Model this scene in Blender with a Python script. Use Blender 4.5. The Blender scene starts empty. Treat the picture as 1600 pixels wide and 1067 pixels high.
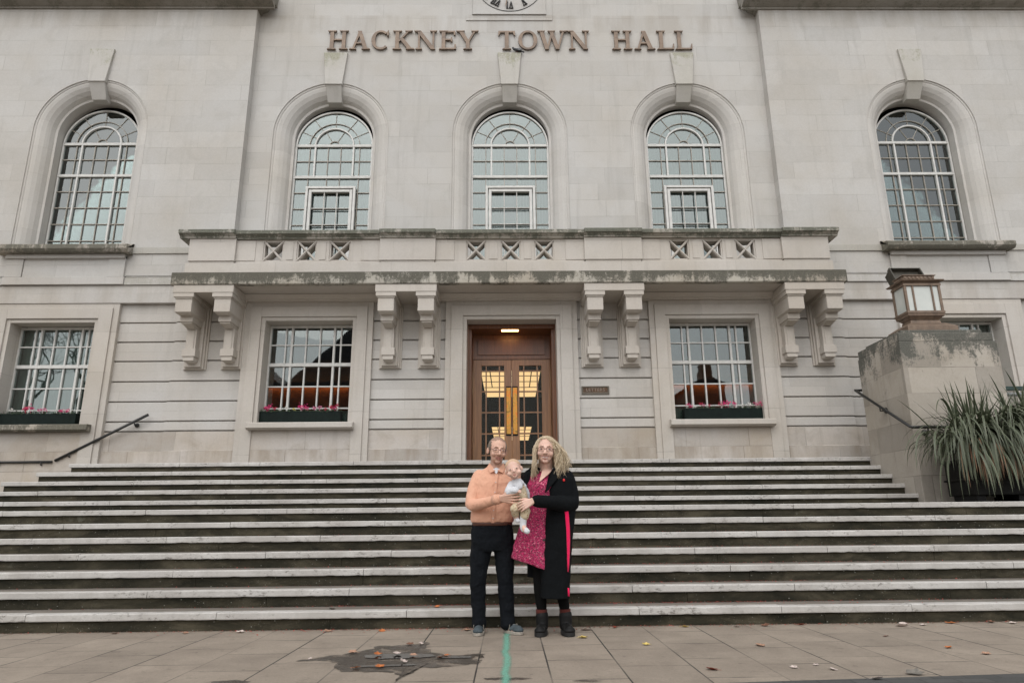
import bpy, bmesh, math, random
from mathutils import Vector, Matrix, noise
random.seed(7)
R = math.radians
scn = bpy.context.scene
COL = scn.collection
# ---------------------------------------------------------------- camera
def cam_axes(p, y, r):
    f = Vector((math.sin(y)*math.cos(p), math.cos(y)*math.cos(p), math.sin(p)))
    rt = Vector((math.cos(y), -math.sin(y), 0)); up = rt.cross(f)
    return rt*math.cos(r)+up*math.sin(r), -rt*math.sin(r)+up*math.cos(r), f
cd = bpy.data.cameras.new('camera'); cam = bpy.data.objects.new('camera', cd); COL.objects.link(cam)
rt_, up_, fw_ = cam_axes(R(14.90), R(.86), R(-.57))
cam.matrix_world = Matrix(((rt_.x, up_.x, -fw_.x, -.081), (rt_.y, up_.y, -fw_.y, 0), (rt_.z, up_.z, -fw_.z, .95), (0, 0, 0, 1)))
cd.sensor_width = 36; cd.lens = 1062.6/1600*36; cd.shift_x = -8.4/1600; cd.clip_start = .05; cd.clip_end = 2000
scn.camera = cam
# ---------------------------------------------------------------- sky, sun, exposure
W = bpy.data.worlds.new('World'); scn.world = W; W.use_nodes = True
wn = W.node_tree.nodes; wl = W.node_tree.links; wn.clear()
sky = wn.new('ShaderNodeTexSky'); sky.sky_type = 'NISHITA'; sky.sun_disc = False
sky.sun_elevation = R(52); sky.sun_rotation = R(192); sky.air_density = 1.0; sky.dust_density = 2.0; sky.ozone_density = 1.0
hs = wn.new('ShaderNodeHueSaturation'); hs.inputs['Saturation'].default_value = .12
bg = wn.new('ShaderNodeBackground'); bg.inputs['Strength'].default_value = .15
wo = wn.new('ShaderNodeOutputWorld')
wl.new(sky.outputs[0], hs.inputs['Color']); wl.new(hs.outputs[0], bg.inputs[0]); wl.new(bg.outputs[0], wo.inputs[0])
sd = bpy.data.lights.new('sun', 'SUN'); sd.energy = .7; sd.angle = R(75); sd.color = (1, .955, .89)
sun = bpy.data.objects.new('sun', sd); COL.objects.link(sun); sun.location = (-6, -14, 30)
# light travels from behind and above the camera, slightly from the left
sdir = Vector((-math.sin(R(192))*math.cos(R(52))*-1, math.cos(R(192))*math.cos(R(52)), math.sin(R(52))))
sun.rotation_euler = sdir.to_track_quat('Z', 'Y').to_euler()
vs = scn.view_settings; vs.view_transform = 'Standard'; vs.look = 'None'; vs.gamma = 1; vs.exposure = .52
try:
    scn.cycles.use_denoising = True; scn.cycles.max_bounces = 6
except Exception: pass
# ---------------------------------------------------------------- material helpers
class NT:
    def __init__(s, name):
        s.m = bpy.data.materials.new(name); s.m.use_nodes = True; s.t = s.m.node_tree; s.n = s.t.nodes; s.l = s.t.links
        s.b = s.n['Principled BSDF']; s.out = s.n['Material Output']
        s.tc = s.n.new('ShaderNodeTexCoord')
    def link(s, a, b): s.l.new(a, b)
    def val(s, sock, v):
        if isinstance(v, (int, float)): sock.default_value = v
        elif isinstance(v, tuple): sock.default_value = v if len(v) == len(sock.default_value) else v+(1,)
        else: s.l.new(v, sock)
    def math(s, op, a, b=0., c=None, clamp=False):
        n = s.n.new('ShaderNodeMath'); n.operation = op; n.use_clamp = clamp
        s.val(n.inputs[0], a); s.val(n.inputs[1], b)
        if c is not None: s.val(n.inputs[2], c)
        return n.outputs[0]
    def mapping(s, vec, scale=(1, 1, 1), loc=(0, 0, 0), rot=(0, 0, 0)):
        n = s.n.new('ShaderNodeMapping'); s.l.new(vec, n.inputs[0]); n.inputs['Scale'].default_value = scale
        n.inputs['Location'].default_value = loc; n.inputs['Rotation'].default_value = rot
        return n.outputs[0]
    def noise(s, vec, scale=1., detail=4., rough=.55, dist=0.):
        n = s.n.new('ShaderNodeTexNoise'); s.l.new(vec, n.inputs['Vector']); n.inputs['Scale'].default_value = scale
        n.inputs['Detail'].default_value = detail; n.inputs['Roughness'].default_value = rough; n.inputs['Distortion'].default_value = dist
        return n.outputs['Fac']
    def vor(s, vec, scale=1., feat='F1', out='Distance', rnd=1.):
        n = s.n.new('ShaderNodeTexVoronoi'); s.l.new(vec, n.inputs['Vector']); n.feature = feat
        n.inputs['Scale'].default_value = scale; n.inputs['Randomness'].default_value = rnd
        return n.outputs[out]
    def ramp(s, fac, stops, interp='LINEAR'):
        n = s.n.new('ShaderNodeValToRGB'); s.val(n.inputs[0], fac); cr = n.color_ramp; cr.interpolation = interp
        while len(cr.elements) < len(stops): cr.elements.new(.5)
        for e, (p, c) in zip(cr.elements, stops):
            e.position = p; e.color = (c, c, c, 1) if isinstance(c, (int, float)) else tuple(c)+(1,)
        return n.outputs[0]
    def mix(s, fac, a, b, mode='MIX'):
        n = s.n.new('ShaderNodeMix'); n.data_type = 'RGBA'; n.blend_type = mode
        s.val(n.inputs[0], fac); s.val(n.inputs[6], a); s.val(n.inputs[7], b)
        return n.outputs[2]
    def sep(s, vec):
        n = s.n.new('ShaderNodeSeparateXYZ'); s.l.new(vec, n.inputs[0]); return n.outputs
    def comb(s, x, y, z):
        n = s.n.new('ShaderNodeCombineXYZ'); s.val(n.inputs[0], x); s.val(n.inputs[1], y); s.val(n.inputs[2], z); return n.outputs[0]
    def bump(s, h, strength=.3, dist=.01):
        n = s.n.new('ShaderNodeBump'); n.inputs['Strength'].default_value = strength; n.inputs['Distance'].default_value = dist
        s.val(n.inputs['Height'], h); s.l.new(n.outputs[0], s.b.inputs['Normal']); return n
    def base(s, c, rough=.8, **k):
        s.val(s.b.inputs['Base Color'], c); s.val(s.b.inputs['Roughness'], rough)
        for a, v in k.items(): s.val(s.b.inputs[a.replace('_', ' ')], v)
        return s.m
def simple(name, c, rough=.7, var=.12, scale=20., bump=0., **k):
    t = NT(name); v = t.tc.outputs['Object']
    n = t.noise(v, scale, 5)
    lo = tuple(x*(1-var) for x in c); hi = tuple(min(1, x*(1+var)) for x in c)
    t.base(t.ramp(n, [(.3, lo), (.7, hi)]), rough, **k)
    if bump: t.bump(n, bump, .004)
    return t.m
def stone(name, col=(.54, .515, .49), warm=(.50, .45, .39), bw=1.15, bh=.39, z0=0., joint=.28, blockvar=.10,
          stain=.35, dark=(.10, .105, .085), lichen=0., lich_top=None, streak=.25, drip=None, lich_lo=1.68, rough=.85, off=.5, jw=.006, pit=.25):
    """weathered ashlar: x+y runs along the wall, z up; each block has its own tint, thin joints, broad stains and rain streaks"""
    t = NT(name); P = t.sep(t.tc.outputs['Object']); v = t.tc.outputs['Object']
    u = t.math('ADD', P[0], P[1]); zz = t.math('SUBTRACT', P[2], z0)
    n = t.n.new('ShaderNodeTexBrick'); t.link(t.comb(u, zz, 0.), n.inputs['Vector'])
    n.inputs['Scale'].default_value = 1; n.inputs['Brick Width'].default_value = bw; n.inputs['Row Height'].default_value = bh
    n.inputs['Mortar Size'].default_value = jw; n.inputs['Mortar Smooth'].default_value = .3; n.offset = off; n.squash = 1.25; n.squash_frequency = 3
    n.inputs['Color1'].default_value = (0, 0, 0, 1); n.inputs['Color2'].default_value = (1, 1, 1, 1); n.inputs['Mortar'].default_value = (.5, .5, .5, 1)
    tint = t.math('MULTIPLY_ADD', n.outputs['Color'], 2*blockvar, 1-blockvar)
    big = t.noise(v, .55, 5, .6, .4); med = t.noise(v, 2.3, 6, .65, .6); fine = t.noise(v, 38, 6, .7)
    c = t.mix(t.ramp(big, [(.38, 0.), (.66, 1.)]), col, warm)
    c = t.mix(1., c, t.comb(tint, tint, tint), 'MULTIPLY')
    # rain streaks: noise drawn out along z
    sv = t.mapping(v, (5.5, 5.5, .45)); st = t.noise(sv, 1., 5, .6, .3)
    c = t.mix(t.math('MULTIPLY', t.ramp(st, [(.55, 0.), (.78, 1.)]), streak), c, tuple(x*.62 for x in warm))
    c = t.mix(t.math('MULTIPLY', t.ramp(med, [(.52, 0.), (.75, 1.)]), stain), c, tuple(x*.74 for x in warm))
    jm = t.math('MULTIPLY', n.outputs['Fac'], t.math('MULTIPLY', t.ramp(t.noise(v, 1.7, 3), [(.42, .15), (.6, 1.)]), joint))
    c = t.mix(jm, c, (.16, .145, .12))
    g = t.math('MULTIPLY_ADD', fine, .30, .85); c = t.mix(1., c, t.comb(g, g, g), 'MULTIPLY')
    if lichen:
        l1 = t.noise(t.mapping(v, (9, 9, 1.6)), 1., 5, .7, .5); l2 = t.noise(v, 2.1, 4, .6, .5); l3 = t.noise(v, 27, 6, .85, .3)
        m = t.math('ADD', t.math('ADD', t.math('MULTIPLY', l1, .9), t.math('MULTIPLY', l2, 1.3)), t.math('MULTIPLY', l3, 1.1))
        if lich_top is not None:   # the growth is thickest at the weathered top edge
            m = t.math('ADD', m, t.math('MULTIPLY', t.math('SUBTRACT', P[2], lich_top[0]), lich_top[1]))
        dk = t.mix(t.ramp(t.noise(v, 60, 4, .8), [(.42, 0.), (.6, .55)]), dark, tuple(min(1, q*2.6) for q in dark))
        c = t.mix(t.math('MULTIPLY', t.math('DIVIDE', t.math('SUBTRACT', m, lich_lo), .20, clamp=True), lichen), c, dk)
    if drip:   # brown runs below sills, bounded band in z
        for (za, zb, amt) in drip:
            f = t.ramp(t.math('DIVIDE', t.math('SUBTRACT', P[2], za), zb-za), [(0., 0.), (.15, .55), (.97, 1.), (1., 0.)])
            dn = t.ramp(t.noise(t.mapping(v, (3.2, 3.2, .5)), 1., 6, .6), [(.40, 0.), (.62, 1.)])
            c = t.mix(t.math('MULTIPLY', t.math('MULTIPLY', f, dn), amt), c, (.25, .20, .145))
    t.base(c, rough)
    h = t.math('ADD', t.math('MULTIPLY', fine, pit), t.math('MULTIPLY', n.outputs['Fac'], -.8))
    t.bump(h, .35, .006)
    return t.m
# ---------------------------------------------------------------- mesh helpers
class MB:
    def __init__(s): s.v = []; s.f = []
    def add(s, vs, fs):
        b = len(s.v); s.v += [tuple(p) for p in vs]; s.f += [tuple(i+b for i in f) for f in fs]; return s
    def box(s, x0, x1, y0, y1, z0, z1):
        if x0 > x1: x0, x1 = x1, x0
        return s.add([(x0,y0,z0),(x1,y0,z0),(x1,y1,z0),(x0,y1,z0),(x0,y0,z1),(x1,y0,z1),(x1,y1,z1),(x0,y1,z1)],
                     [(0,3,2,1),(4,5,6,7),(0,1,5,4),(1,2,6,5),(2,3,7,6),(3,0,4,7)])
    def hexa(s, b, t):      # bottom 4, top 4 corners, ccw from above
        return s.add(list(b)+list(t), [(0,3,2,1),(4,5,6,7),(0,1,5,4),(1,2,6,5),(2,3,7,6),(3,0,4,7)])
    def prism_y(s, pts, y0, y1):   # pts (x,z) outline, counter-clockwise seen from -y
        n = len(pts); vs = [(x, y0, z) for x, z in pts]+[(x, y1, z) for x, z in pts]
        return s.add(vs, [tuple(range(n)), tuple(range(2*n-1, n-1, -1))]+[(i, i+n, (i+1) % n+n, (i+1) % n) for i in range(n)])
    def prism_x(s, pts, x0, x1):   # pts (y,z)
        n = len(pts); vs = [(x0, y, z) for y, z in pts]+[(x1, y, z) for y, z in pts]
        return s.add(vs, [tuple(range(n)), tuple(range(2*n-1, n-1, -1))]+[(i, i+n, (i+1) % n+n, (i+1) % n) for i in range(n)])
    def prism_z(s, pts, z0, z1):
        n = len(pts); vs = [(x, y, z0) for x, y in pts]+[(x, y, z1) for x, y in pts]
        return s.add(vs, [tuple(range(n-1, -1, -1)), tuple(range(n, 2*n))]+[(i, (i+1) % n, (i+1) % n+n, i+n) for i in range(n)])
    def tube(s, pts, rad, seg=10, cap=True):
        pts = [Vector(p) for p in pts]; n = len(pts)
        rad = rad if isinstance(rad, (list, tuple)) else [rad]*n
        rings = []; pu = None
        for i, p in enumerate(pts):
            d = (pts[min(i+1, n-1)]-pts[max(i-1, 0)]).normalized()
            if pu is None: pu = d.orthogonal().normalized()
            a = (pu-d*pu.dot(d)).normalized(); b = d.cross(a); pu = a
            rings.append([p+(a*math.cos(2*math.pi*k/seg)+b*math.sin(2*math.pi*k/seg))*rad[i] for k in range(seg)])
        vs = [q for r in rings for q in r]; fs = []
        for i in range(n-1):
            for k in range(seg):
                k2 = (k+1) % seg; fs.append((i*seg+k, i*seg+k2, (i+1)*seg+k2, (i+1)*seg+k))
        if cap: fs += [tuple(range(seg-1, -1, -1)), tuple((n-1)*seg+k for k in range(seg))]
        return s.add(vs, fs)
    def ell(s, c, r, rot=None, seg=16, rings=10):
        c = Vector(c); vs = []; fs = []
        M = rot if rot else Matrix.Identity(3)
        for i in range(rings+1):
            th = math.pi*i/rings
            for k in range(seg):
                ph = 2*math.pi*k/seg
                q = M @ Vector((r[0]*math.sin(th)*math.cos(ph), r[1]*math.sin(th)*math.sin(ph), r[2]*math.cos(th)))
                vs.append(c+q)
        for i in range(rings):
            for k in range(seg):
                k2 = (k+1) % seg
                fs.append((i*seg+k, (i+1)*seg+k, (i+1)*seg+k2, i*seg+k2))
        return s.add(vs, fs)
    def limb(s, pts, rad, seg=14):      # tapered closed limb with round ends, for voxel fusing
        pts = [Vector(p) for p in pts]
        P = []; Q = []
        for i in range(len(pts)-1):
            for k in range(4):
                f = k/4; P.append(pts[i].lerp(pts[i+1], f)); Q.append(rad[i]*(1-f)+rad[i+1]*f)
        P.append(pts[-1]); Q.append(rad[-1])
        s.tube(P, Q, seg)
        for p, r in zip(pts, rad): s.ell(p, (r, r, r), seg=12, rings=8)
        return s
    def loft(s, secs, seg=28, power=2.0):   # secs: (cx, cy, z, rx, ry[, tiltx]) stacked ellipse sections
        vs = []; fs = []
        for q in secs:
            cx, cy, z, rx, ry = q[:5]; tx = q[5] if len(q) > 5 else 0
            for k in range(seg):
                a = 2*math.pi*k/seg; ca, sa = math.cos(a), math.sin(a)
                x = math.copysign(abs(ca)**(2/power), ca)*rx; y = math.copysign(abs(sa)**(2/power), sa)*ry
                vs.append((cx+x, cy+y, z+tx*x))
        for i in range(len(secs)-1):
            for k in range(seg):
                k2 = (k+1) % seg; fs.append((i*seg+k, i*seg+k2, (i+1)*seg+k2, (i+1)*seg+k))
        fs += [tuple(range(seg-1, -1, -1)), tuple((len(secs)-1)*seg+k for k in range(seg))]
        if secs[0][2] > secs[-1][2]: fs = [tuple(reversed(f)) for f in fs]
        return s.add(vs, fs)
    def build(s, name, mat=None, parent=None, smooth=False, bevel=0, remesh=0, smit=0, fix=True, origin=None, weld=False):
        me = bpy.data.meshes.new(name)
        o0 = Vector(origin) if origin is not None else Vector((0, 0, 0))
        me.from_pydata([tuple(Vector(p)-o0) for p in s.v], [], s.f)
        if fix or weld:
            bm = bmesh.new(); bm.from_mesh(me)
            if weld: bmesh.ops.remove_doubles(bm, verts=bm.verts, dist=1e-5)
            bmesh.ops.recalc_face_normals(bm, faces=bm.faces); bm.to_mesh(me); bm.free()
        if smooth:
            for p in me.polygons: p.use_smooth = True
        o = bpy.data.objects.new(name, me); COL.objects.link(o); o.location = o0
        if mat: me.materials.append(mat)
        if parent:
            o.parent = parent; o.location = o0-world_loc(parent)
        if remesh:
            r = o.modifiers.new('fuse', 'REMESH'); r.mode = 'VOXEL'; r.voxel_size = remesh; r.use_smooth_shade = True
            if smit: q = o.modifiers.new('relax', 'SMOOTH'); q.factor = .5; q.iterations = smit
        if bevel:
            b = o.modifiers.new('edge', 'BEVEL'); b.width = bevel; b.segments = 2; b.limit_method = 'ANGLE'; b.angle_limit = R(40)
        return o
def world_loc(o):
    l = Vector(o.location)
    while o.parent: o = o.parent; l += o.location
    return l
def tag(o, label=None, cat=None, group=None, kind=None):
    if label: o['label'] = label
    if cat: o['category'] = cat
    if group: o['group'] = group
    if kind: o['kind'] = kind
    return o
def empty(name, loc, label, cat, group=None):
    o = bpy.data.objects.new(name, None); COL.objects.link(o); o.location = loc; o.empty_display_size = .2
    return tag(o, label, cat, group)
def copy_tree(o, parent=None, loc=None):
    c = o.copy(); COL.objects.link(c); c.parent = parent
    if loc is not None: c.location = loc
    for ch in list(o.children): copy_tree(ch, c)
    return c
def displace(o, strength, scale, kind='CLOUDS'):
    tx = bpy.data.textures.new(o.name+'_noise', kind); tx.noise_scale = scale
    d = o.modifiers.new('folds', 'DISPLACE'); d.texture = tx; d.strength = strength; d.mid_level = .5; d.texture_coords = 'GLOBAL'
    return d
# ================================================================ materials of the place
PALE = (.488, .478, .458); WARM = (.452, .428, .390)
M_up = stone('stone_upper', PALE, WARM, 1.25, .375, 5.22, joint=.40, blockvar=.05, stain=.30, streak=.30, jw=.0045, drip=[(11.5, 12.05, .30), (6.9, 7.9, .0)])
M_gr = stone('stone_ground', (.50, .485, .462), (.46, .43, .388), 1.35, .389, 2.66, joint=.3, blockvar=.06, stain=.28, streak=.30, jw=.004, drip=[(4.75, 5.56, .28)])
M_base = stone('stone_base', (.48, .45, .42), (.40, .345, .28), .95, .36, 2.30, joint=.7, blockvar=.13, stain=.55, streak=.45,
               drip=[(2.0, 2.3, .55)])
M_trim = stone('stone_trim', (.505, .475, .437), (.455, .415, .362), 2.2, .8, 2.2, joint=.4, blockvar=.05, stain=.25, streak=.25)
M_soff = stone('stone_bracket', (.505, .47, .425), (.45, .405, .35), 3, 3, 0, joint=.0, blockvar=.03, stain=.25, streak=.2)
M_moss = stone('stone_mossy', (.42, .40, .35), (.36, .32, .26), 1.5, 3, 4, joint=.6, blockvar=.06, stain=.4, streak=.4, lichen=.93,
               lich_lo=1.40, lich_top=(5.42, 1.2), dark=(.058, .055, .042))
M_cope = stone('stone_coping', (.40, .38, .34), (.33, .30, .25), 2.4, 3, 4, joint=.5, blockvar=.05, stain=.4, streak=.2, lichen=.92, lich_lo=1.42, lich_top=(6.345, 1.5), dark=(.075, .078, .06))
M_sill = stone('stone_sill_weathered', (.40, .37, .33), (.34, .29, .22), 1.4, 3, 4, joint=.5, blockvar=.05, stain=.5, streak=.3, lichen=.9, lich_lo=1.42, dark=(.075, .072, .055))
M_key = stone('stone_keystone', (.49, .475, .45), (.43, .41, .36), 3, 4, 0, joint=0, blockvar=0, stain=.25, streak=.35, lichen=.8, lich_lo=1.62, lich_top=(10.85, 1.0), dark=(.22, .215, .16))
M_corn = stone('stone_cornice', (.30, .285, .255), (.22, .20, .165), 1.4, 4, 0, joint=.6, blockvar=.06, stain=.5, streak=.35, lichen=.7, dark=(.10, .095, .075))
M_band = stone('stone_band', PALE, WARM, 1.8, 5, 0, joint=.4, blockvar=.05, stain=.2, streak=.3, lichen=.4, lich_top=(5.40, .5), dark=(.2, .19, .15))
M_white = simple('white_painted_metal', (.58, .575, .55), .45, .10, 9, .1)
M_cream = simple('cream_glazing_bar', (.50, .485, .45), .5, .12, 14, .1)
M_bronzebar = simple('dull_bronze_bar', (.30, .275, .235), .5, .2, 14, .1)
def glass_mat(name, tint, refl=1.0, trans=.5):
    t = NT(name); n = t.n; n.remove(t.b)
    gl = n.new('ShaderNodeBsdfGlossy'); gl.inputs['Roughness'].default_value = .015; gl.inputs['Color'].default_value = (.93, .98, .97, 1)
    tr = n.new('ShaderNodeBsdfTransparent'); tr.inputs['Color'].default_value = tuple(tint)+(1,)
    fr = n.new('ShaderNodeFresnel'); fr.inputs['IOR'].default_value = 1.55
    mx = n.new('ShaderNodeMixShader')
    bn = n.new('ShaderNodeBump'); bn.inputs['Strength'].default_value = .05; bn.inputs['Distance'].default_value = .01
    t.link(t.noise(t.mapping(t.tc.outputs['Object'], (2.2, 1, 2.2)), 1., 2), bn.inputs['Height'])
    t.link(bn.outputs[0], gl.inputs['Normal'])
    f = t.math('MULTIPLY_ADD', fr.outputs[0], refl*1.9, refl*.10, clamp=True)
    t.link(f, mx.inputs[0]); t.link(tr.outputs[0], mx.inputs[1]); t.link(gl.outputs[0], mx.inputs[2]); t.link(mx.outputs[0], t.out.inputs[0])
    return t.m
G_up = glass_mat('window_glass_upper', (.50, .57, .56), .68)
G_lo = glass_mat('window_glass_lower', (.60, .64, .62), .60)
G_door = glass_mat('door_glass', (.85, .80, .70), .05)
M_curt = simple('sheer_curtain', (.36, .39, .38), .9, .08, 30)
M_blind = simple('pale_green_blind', (.55, .66, .62), .8, .05, 10)
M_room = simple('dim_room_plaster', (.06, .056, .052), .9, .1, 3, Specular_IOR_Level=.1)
M_roomw = simple('room_timber_panel', (.30, .12, .05), .7, .3, 4)
def wood(name, c=(.30, .125, .045), rough=.42, sc=1.):
    t = NT(name); v = t.tc.outputs['Object']
    g = t.noise(t.mapping(v, (26*sc, 26*sc, 1.3)), 1., 6, .62, 1.2); b = t.noise(v, 1.5, 3)
    c1 = t.ramp(g, [(.25, tuple(x*.45 for x in c)), (.55, c), (.8, tuple(min(1, x*1.45) for x in c))])
    t.base(t.mix(t.math('MULTIPLY', b, .5), c1, tuple(x*.55 for x in c)), rough); t.bump(g, .15, .002)
    t.b.inputs['Coat Weight'].default_value = .25; t.b.inputs['Coat Roughness'].default_value = .3
    return t.m
M_wood = wood('oak_door_timber', (.33, .155, .062)); M_wood2 = wood('dark_oak_panel', (.19, .070, .024))
def emis(name, c, s):
    t = NT(name); t.b.inputs['Emission Color'].default_value = tuple(c)+(1,); t.b.inputs['Emission Strength'].default_value = s
    t.b.inputs['Base Color'].default_value = tuple(c)+(1,); return t.m
M_lampw = emis('warm_lit_glass', (1, .76, .46), .95)
M_lampc = emis('ceiling_light_glass', (1, .52, .18), 13.)
M_spot = emis('spot_lamp', (1, .9, .75), 6.)
t = NT('rubbed_brass'); bn = t.noise(t.tc.outputs['Object'], 9, 6, .7, 1.)
t.base(t.ramp(bn, [(.3, (.10, .075, .03)), (.5, (.52, .27, .06)), (.62, (.60, .17, .03)), (.8, (.30, .24, .12))]), .38, Metallic=.75); M_brass = t.m
t = NT('aged_bronze'); bn = t.noise(t.tc.outputs['Object'], 6, 6, .7, .5)
t.base(t.ramp(bn, [(.3, (.115, .085, .065)), (.5, (.185, .132, .095)), (.75, (.25, .185, .135))]), .5, Metallic=.25); M_bronze = t.m
M_dark = simple('black_paint', (.008, .008, .008), .55, .3, 12, Specular_IOR_Level=.25)

# ================================================================ town hall
YC, YW, YG, YB = 13.0, 12.8, 12.90, 12.85      # planes: upper centre, upper wings, ground wings, ground centre
hall = empty('town_hall', (0, YC, 1.98), 'pale Portland stone town hall with tall arched windows, central balcony and timber entrance doors', 'building')
ZS = 8.95
XC = (-3.84, 0., 3.84); XWN = (-8.84, 8.84)
def arch_pts(cx, r, zc, n=40): return [(cx+r*math.cos(math.pi*k/n), zc+r*math.sin(math.pi*k/n)) for k in range(n, -1, -1)]
def arched_wall(x0, x1, z0, z1, y, ops, mat, name, thick=.3):
    """wall face with arched holes (cx, r, zspring, zbottom)"""
    m = MB(); x = x0
    for cx, r, zc, zb in ops:
        m.add([(x, y, z0), (cx-r, y, z0), (cx-r, y, z1), (x, y, z1)], [(0, 1, 2, 3)])
        m.add([(cx-r, y, z0), (cx+r, y, z0), (cx+r, y, zb), (cx-r, y, zb)], [(0, 1, 2, 3)])
        ap = arch_pts(cx, r, zc)
        m.add([(cx-r, y, zb), (cx-r, y, zc), (cx-r, y, z1)], [(0, 1, 2)]) if False else None
        for (xa, za), (xb, zb2) in zip(ap, ap[1:]):
            m.add([(xa, y, za), (xb, y, zb2), (xb, y, z1), (xa, y, z1)], [(0, 1, 2, 3)])
        x = cx+r
    m.add([(x, y, z0), (x1, y, z0), (x1, y, z1), (x, y, z1)], [(0, 1, 2, 3)])
    return m.build(name, mat, hall, fix=False)
RC, RW_ = 1.235, 1.19
ZO = 9.055
arched_wall(-5.6, 5.6, 5.3, 15.5, YC, [(x, RC, ZO, 5.5) for x in XC], M_up, 'upper_wall')
for s in (-1, 1):
    xs = sorted((5.6*s, 15*s))
    arched_wall(xs[0], xs[1], 5.74, 12.35, YW, [(8.84*s, RW_, ZO, 6.2)], M_up, 'wing_wall')
    MB().add([(5.6*s, YW, 5.2), (5.6*s, YC, 5.2), (5.6*s, YC, 12.35), (5.6*s, YW, 12.35)], [(0, 1, 2, 3)]).build('wing_return', M_up, hall)
# splayed arch surrounds: profile (radius offset, y) swept round jambs and arch
def surround(cx, r0, y0, zb, depth_y, name='arch_surround'):
    prof = [(0, y0-.004), (0, y0+.018), (-.035, y0+.02), (-.045, y0+.034), (-.075, y0+.036), (-.13, y0+.055), (-.20, y0+.10), (-.26, y0+.165), (-.295, y0+.235),
            (-.30, y0+.25), (-.325, y0+.255), (-.345, y0+.262), (-.345, depth_y+.06)]
    prof = [(dr*(r0-.848)/.345 if i else 0, y) for i, (dr, y) in enumerate(prof)]
    m = MB(); n = 48; path = [(-1, zb, 0)]+[(math.cos(math.pi-math.pi*k/n), ZO, math.sin(math.pi*k/n)) for k in range(n+1)]+[(1, zb, 0)]
    rows = []
    for (c, z, s_) in path:
        rows.append([(cx+(r0+dr)*c, y, z+(r0+dr)*s_) for dr, y in prof])
    vs = [p for r in rows for p in r]; k = len(prof)
    fs = [(i*k+j, i*k+j+1, (i+1)*k+j+1, (i+1)*k+j) for i in range(len(rows)-1) for j in range(k-1)]
    o = m.add(vs, fs).build(name, M_soffit_arch, hall, smooth=False, fix=True)
    return o
M_soffit_arch = stone('stone_arch', (.53, .515, .49), (.485, .46, .42), .9, .62, 6.2, joint=.3, blockvar=.06, stain=.25, streak=.2, jw=.004)
YF_C, YF_W = 13.36, 13.27
for x in XC: surround(x, RC, YC, 5.5, YF_C)
for x in XWN: surround(x, RW_, YW, 6.2, YF_W)
# keystones: wedge on the wall and the wedge that runs into the splay
def keystone(cx, y, ht, hb, zt, zb):
    m = MB()
    m.hexa([(cx-hb, y-.075, zb), (cx+hb, y-.075, zb), (cx+hb, y+.06, zb), (cx-hb, y+.06, zb)],
           [(cx-ht, y-.05, zt), (cx+ht, y-.05, zt), (cx+ht, y+.06, zt), (cx-ht, y+.06, zt)])
    hb2 = hb*.84
    m.hexa([(cx-hb2, y+.12, zb-.33), (cx+hb2, y+.12, zb-.33), (cx+hb2, y+.28, zb-.335), (cx-hb2, y+.28, zb-.335)],
           [(cx-hb+.015, y-.06, zb+.02), (cx+hb-.015, y-.06, zb+.02), (cx+hb-.015, y+.28, zb+.02), (cx-hb+.015, y+.28, zb+.02)])
    m.build('keystone', M_key, hall, bevel=.008)
for x in XC: keystone(x, YC, .262, .185, 11.035, 10.215)
for x in XWN: keystone(x, YW, .262, .182, 10.975, 10.15)

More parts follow.
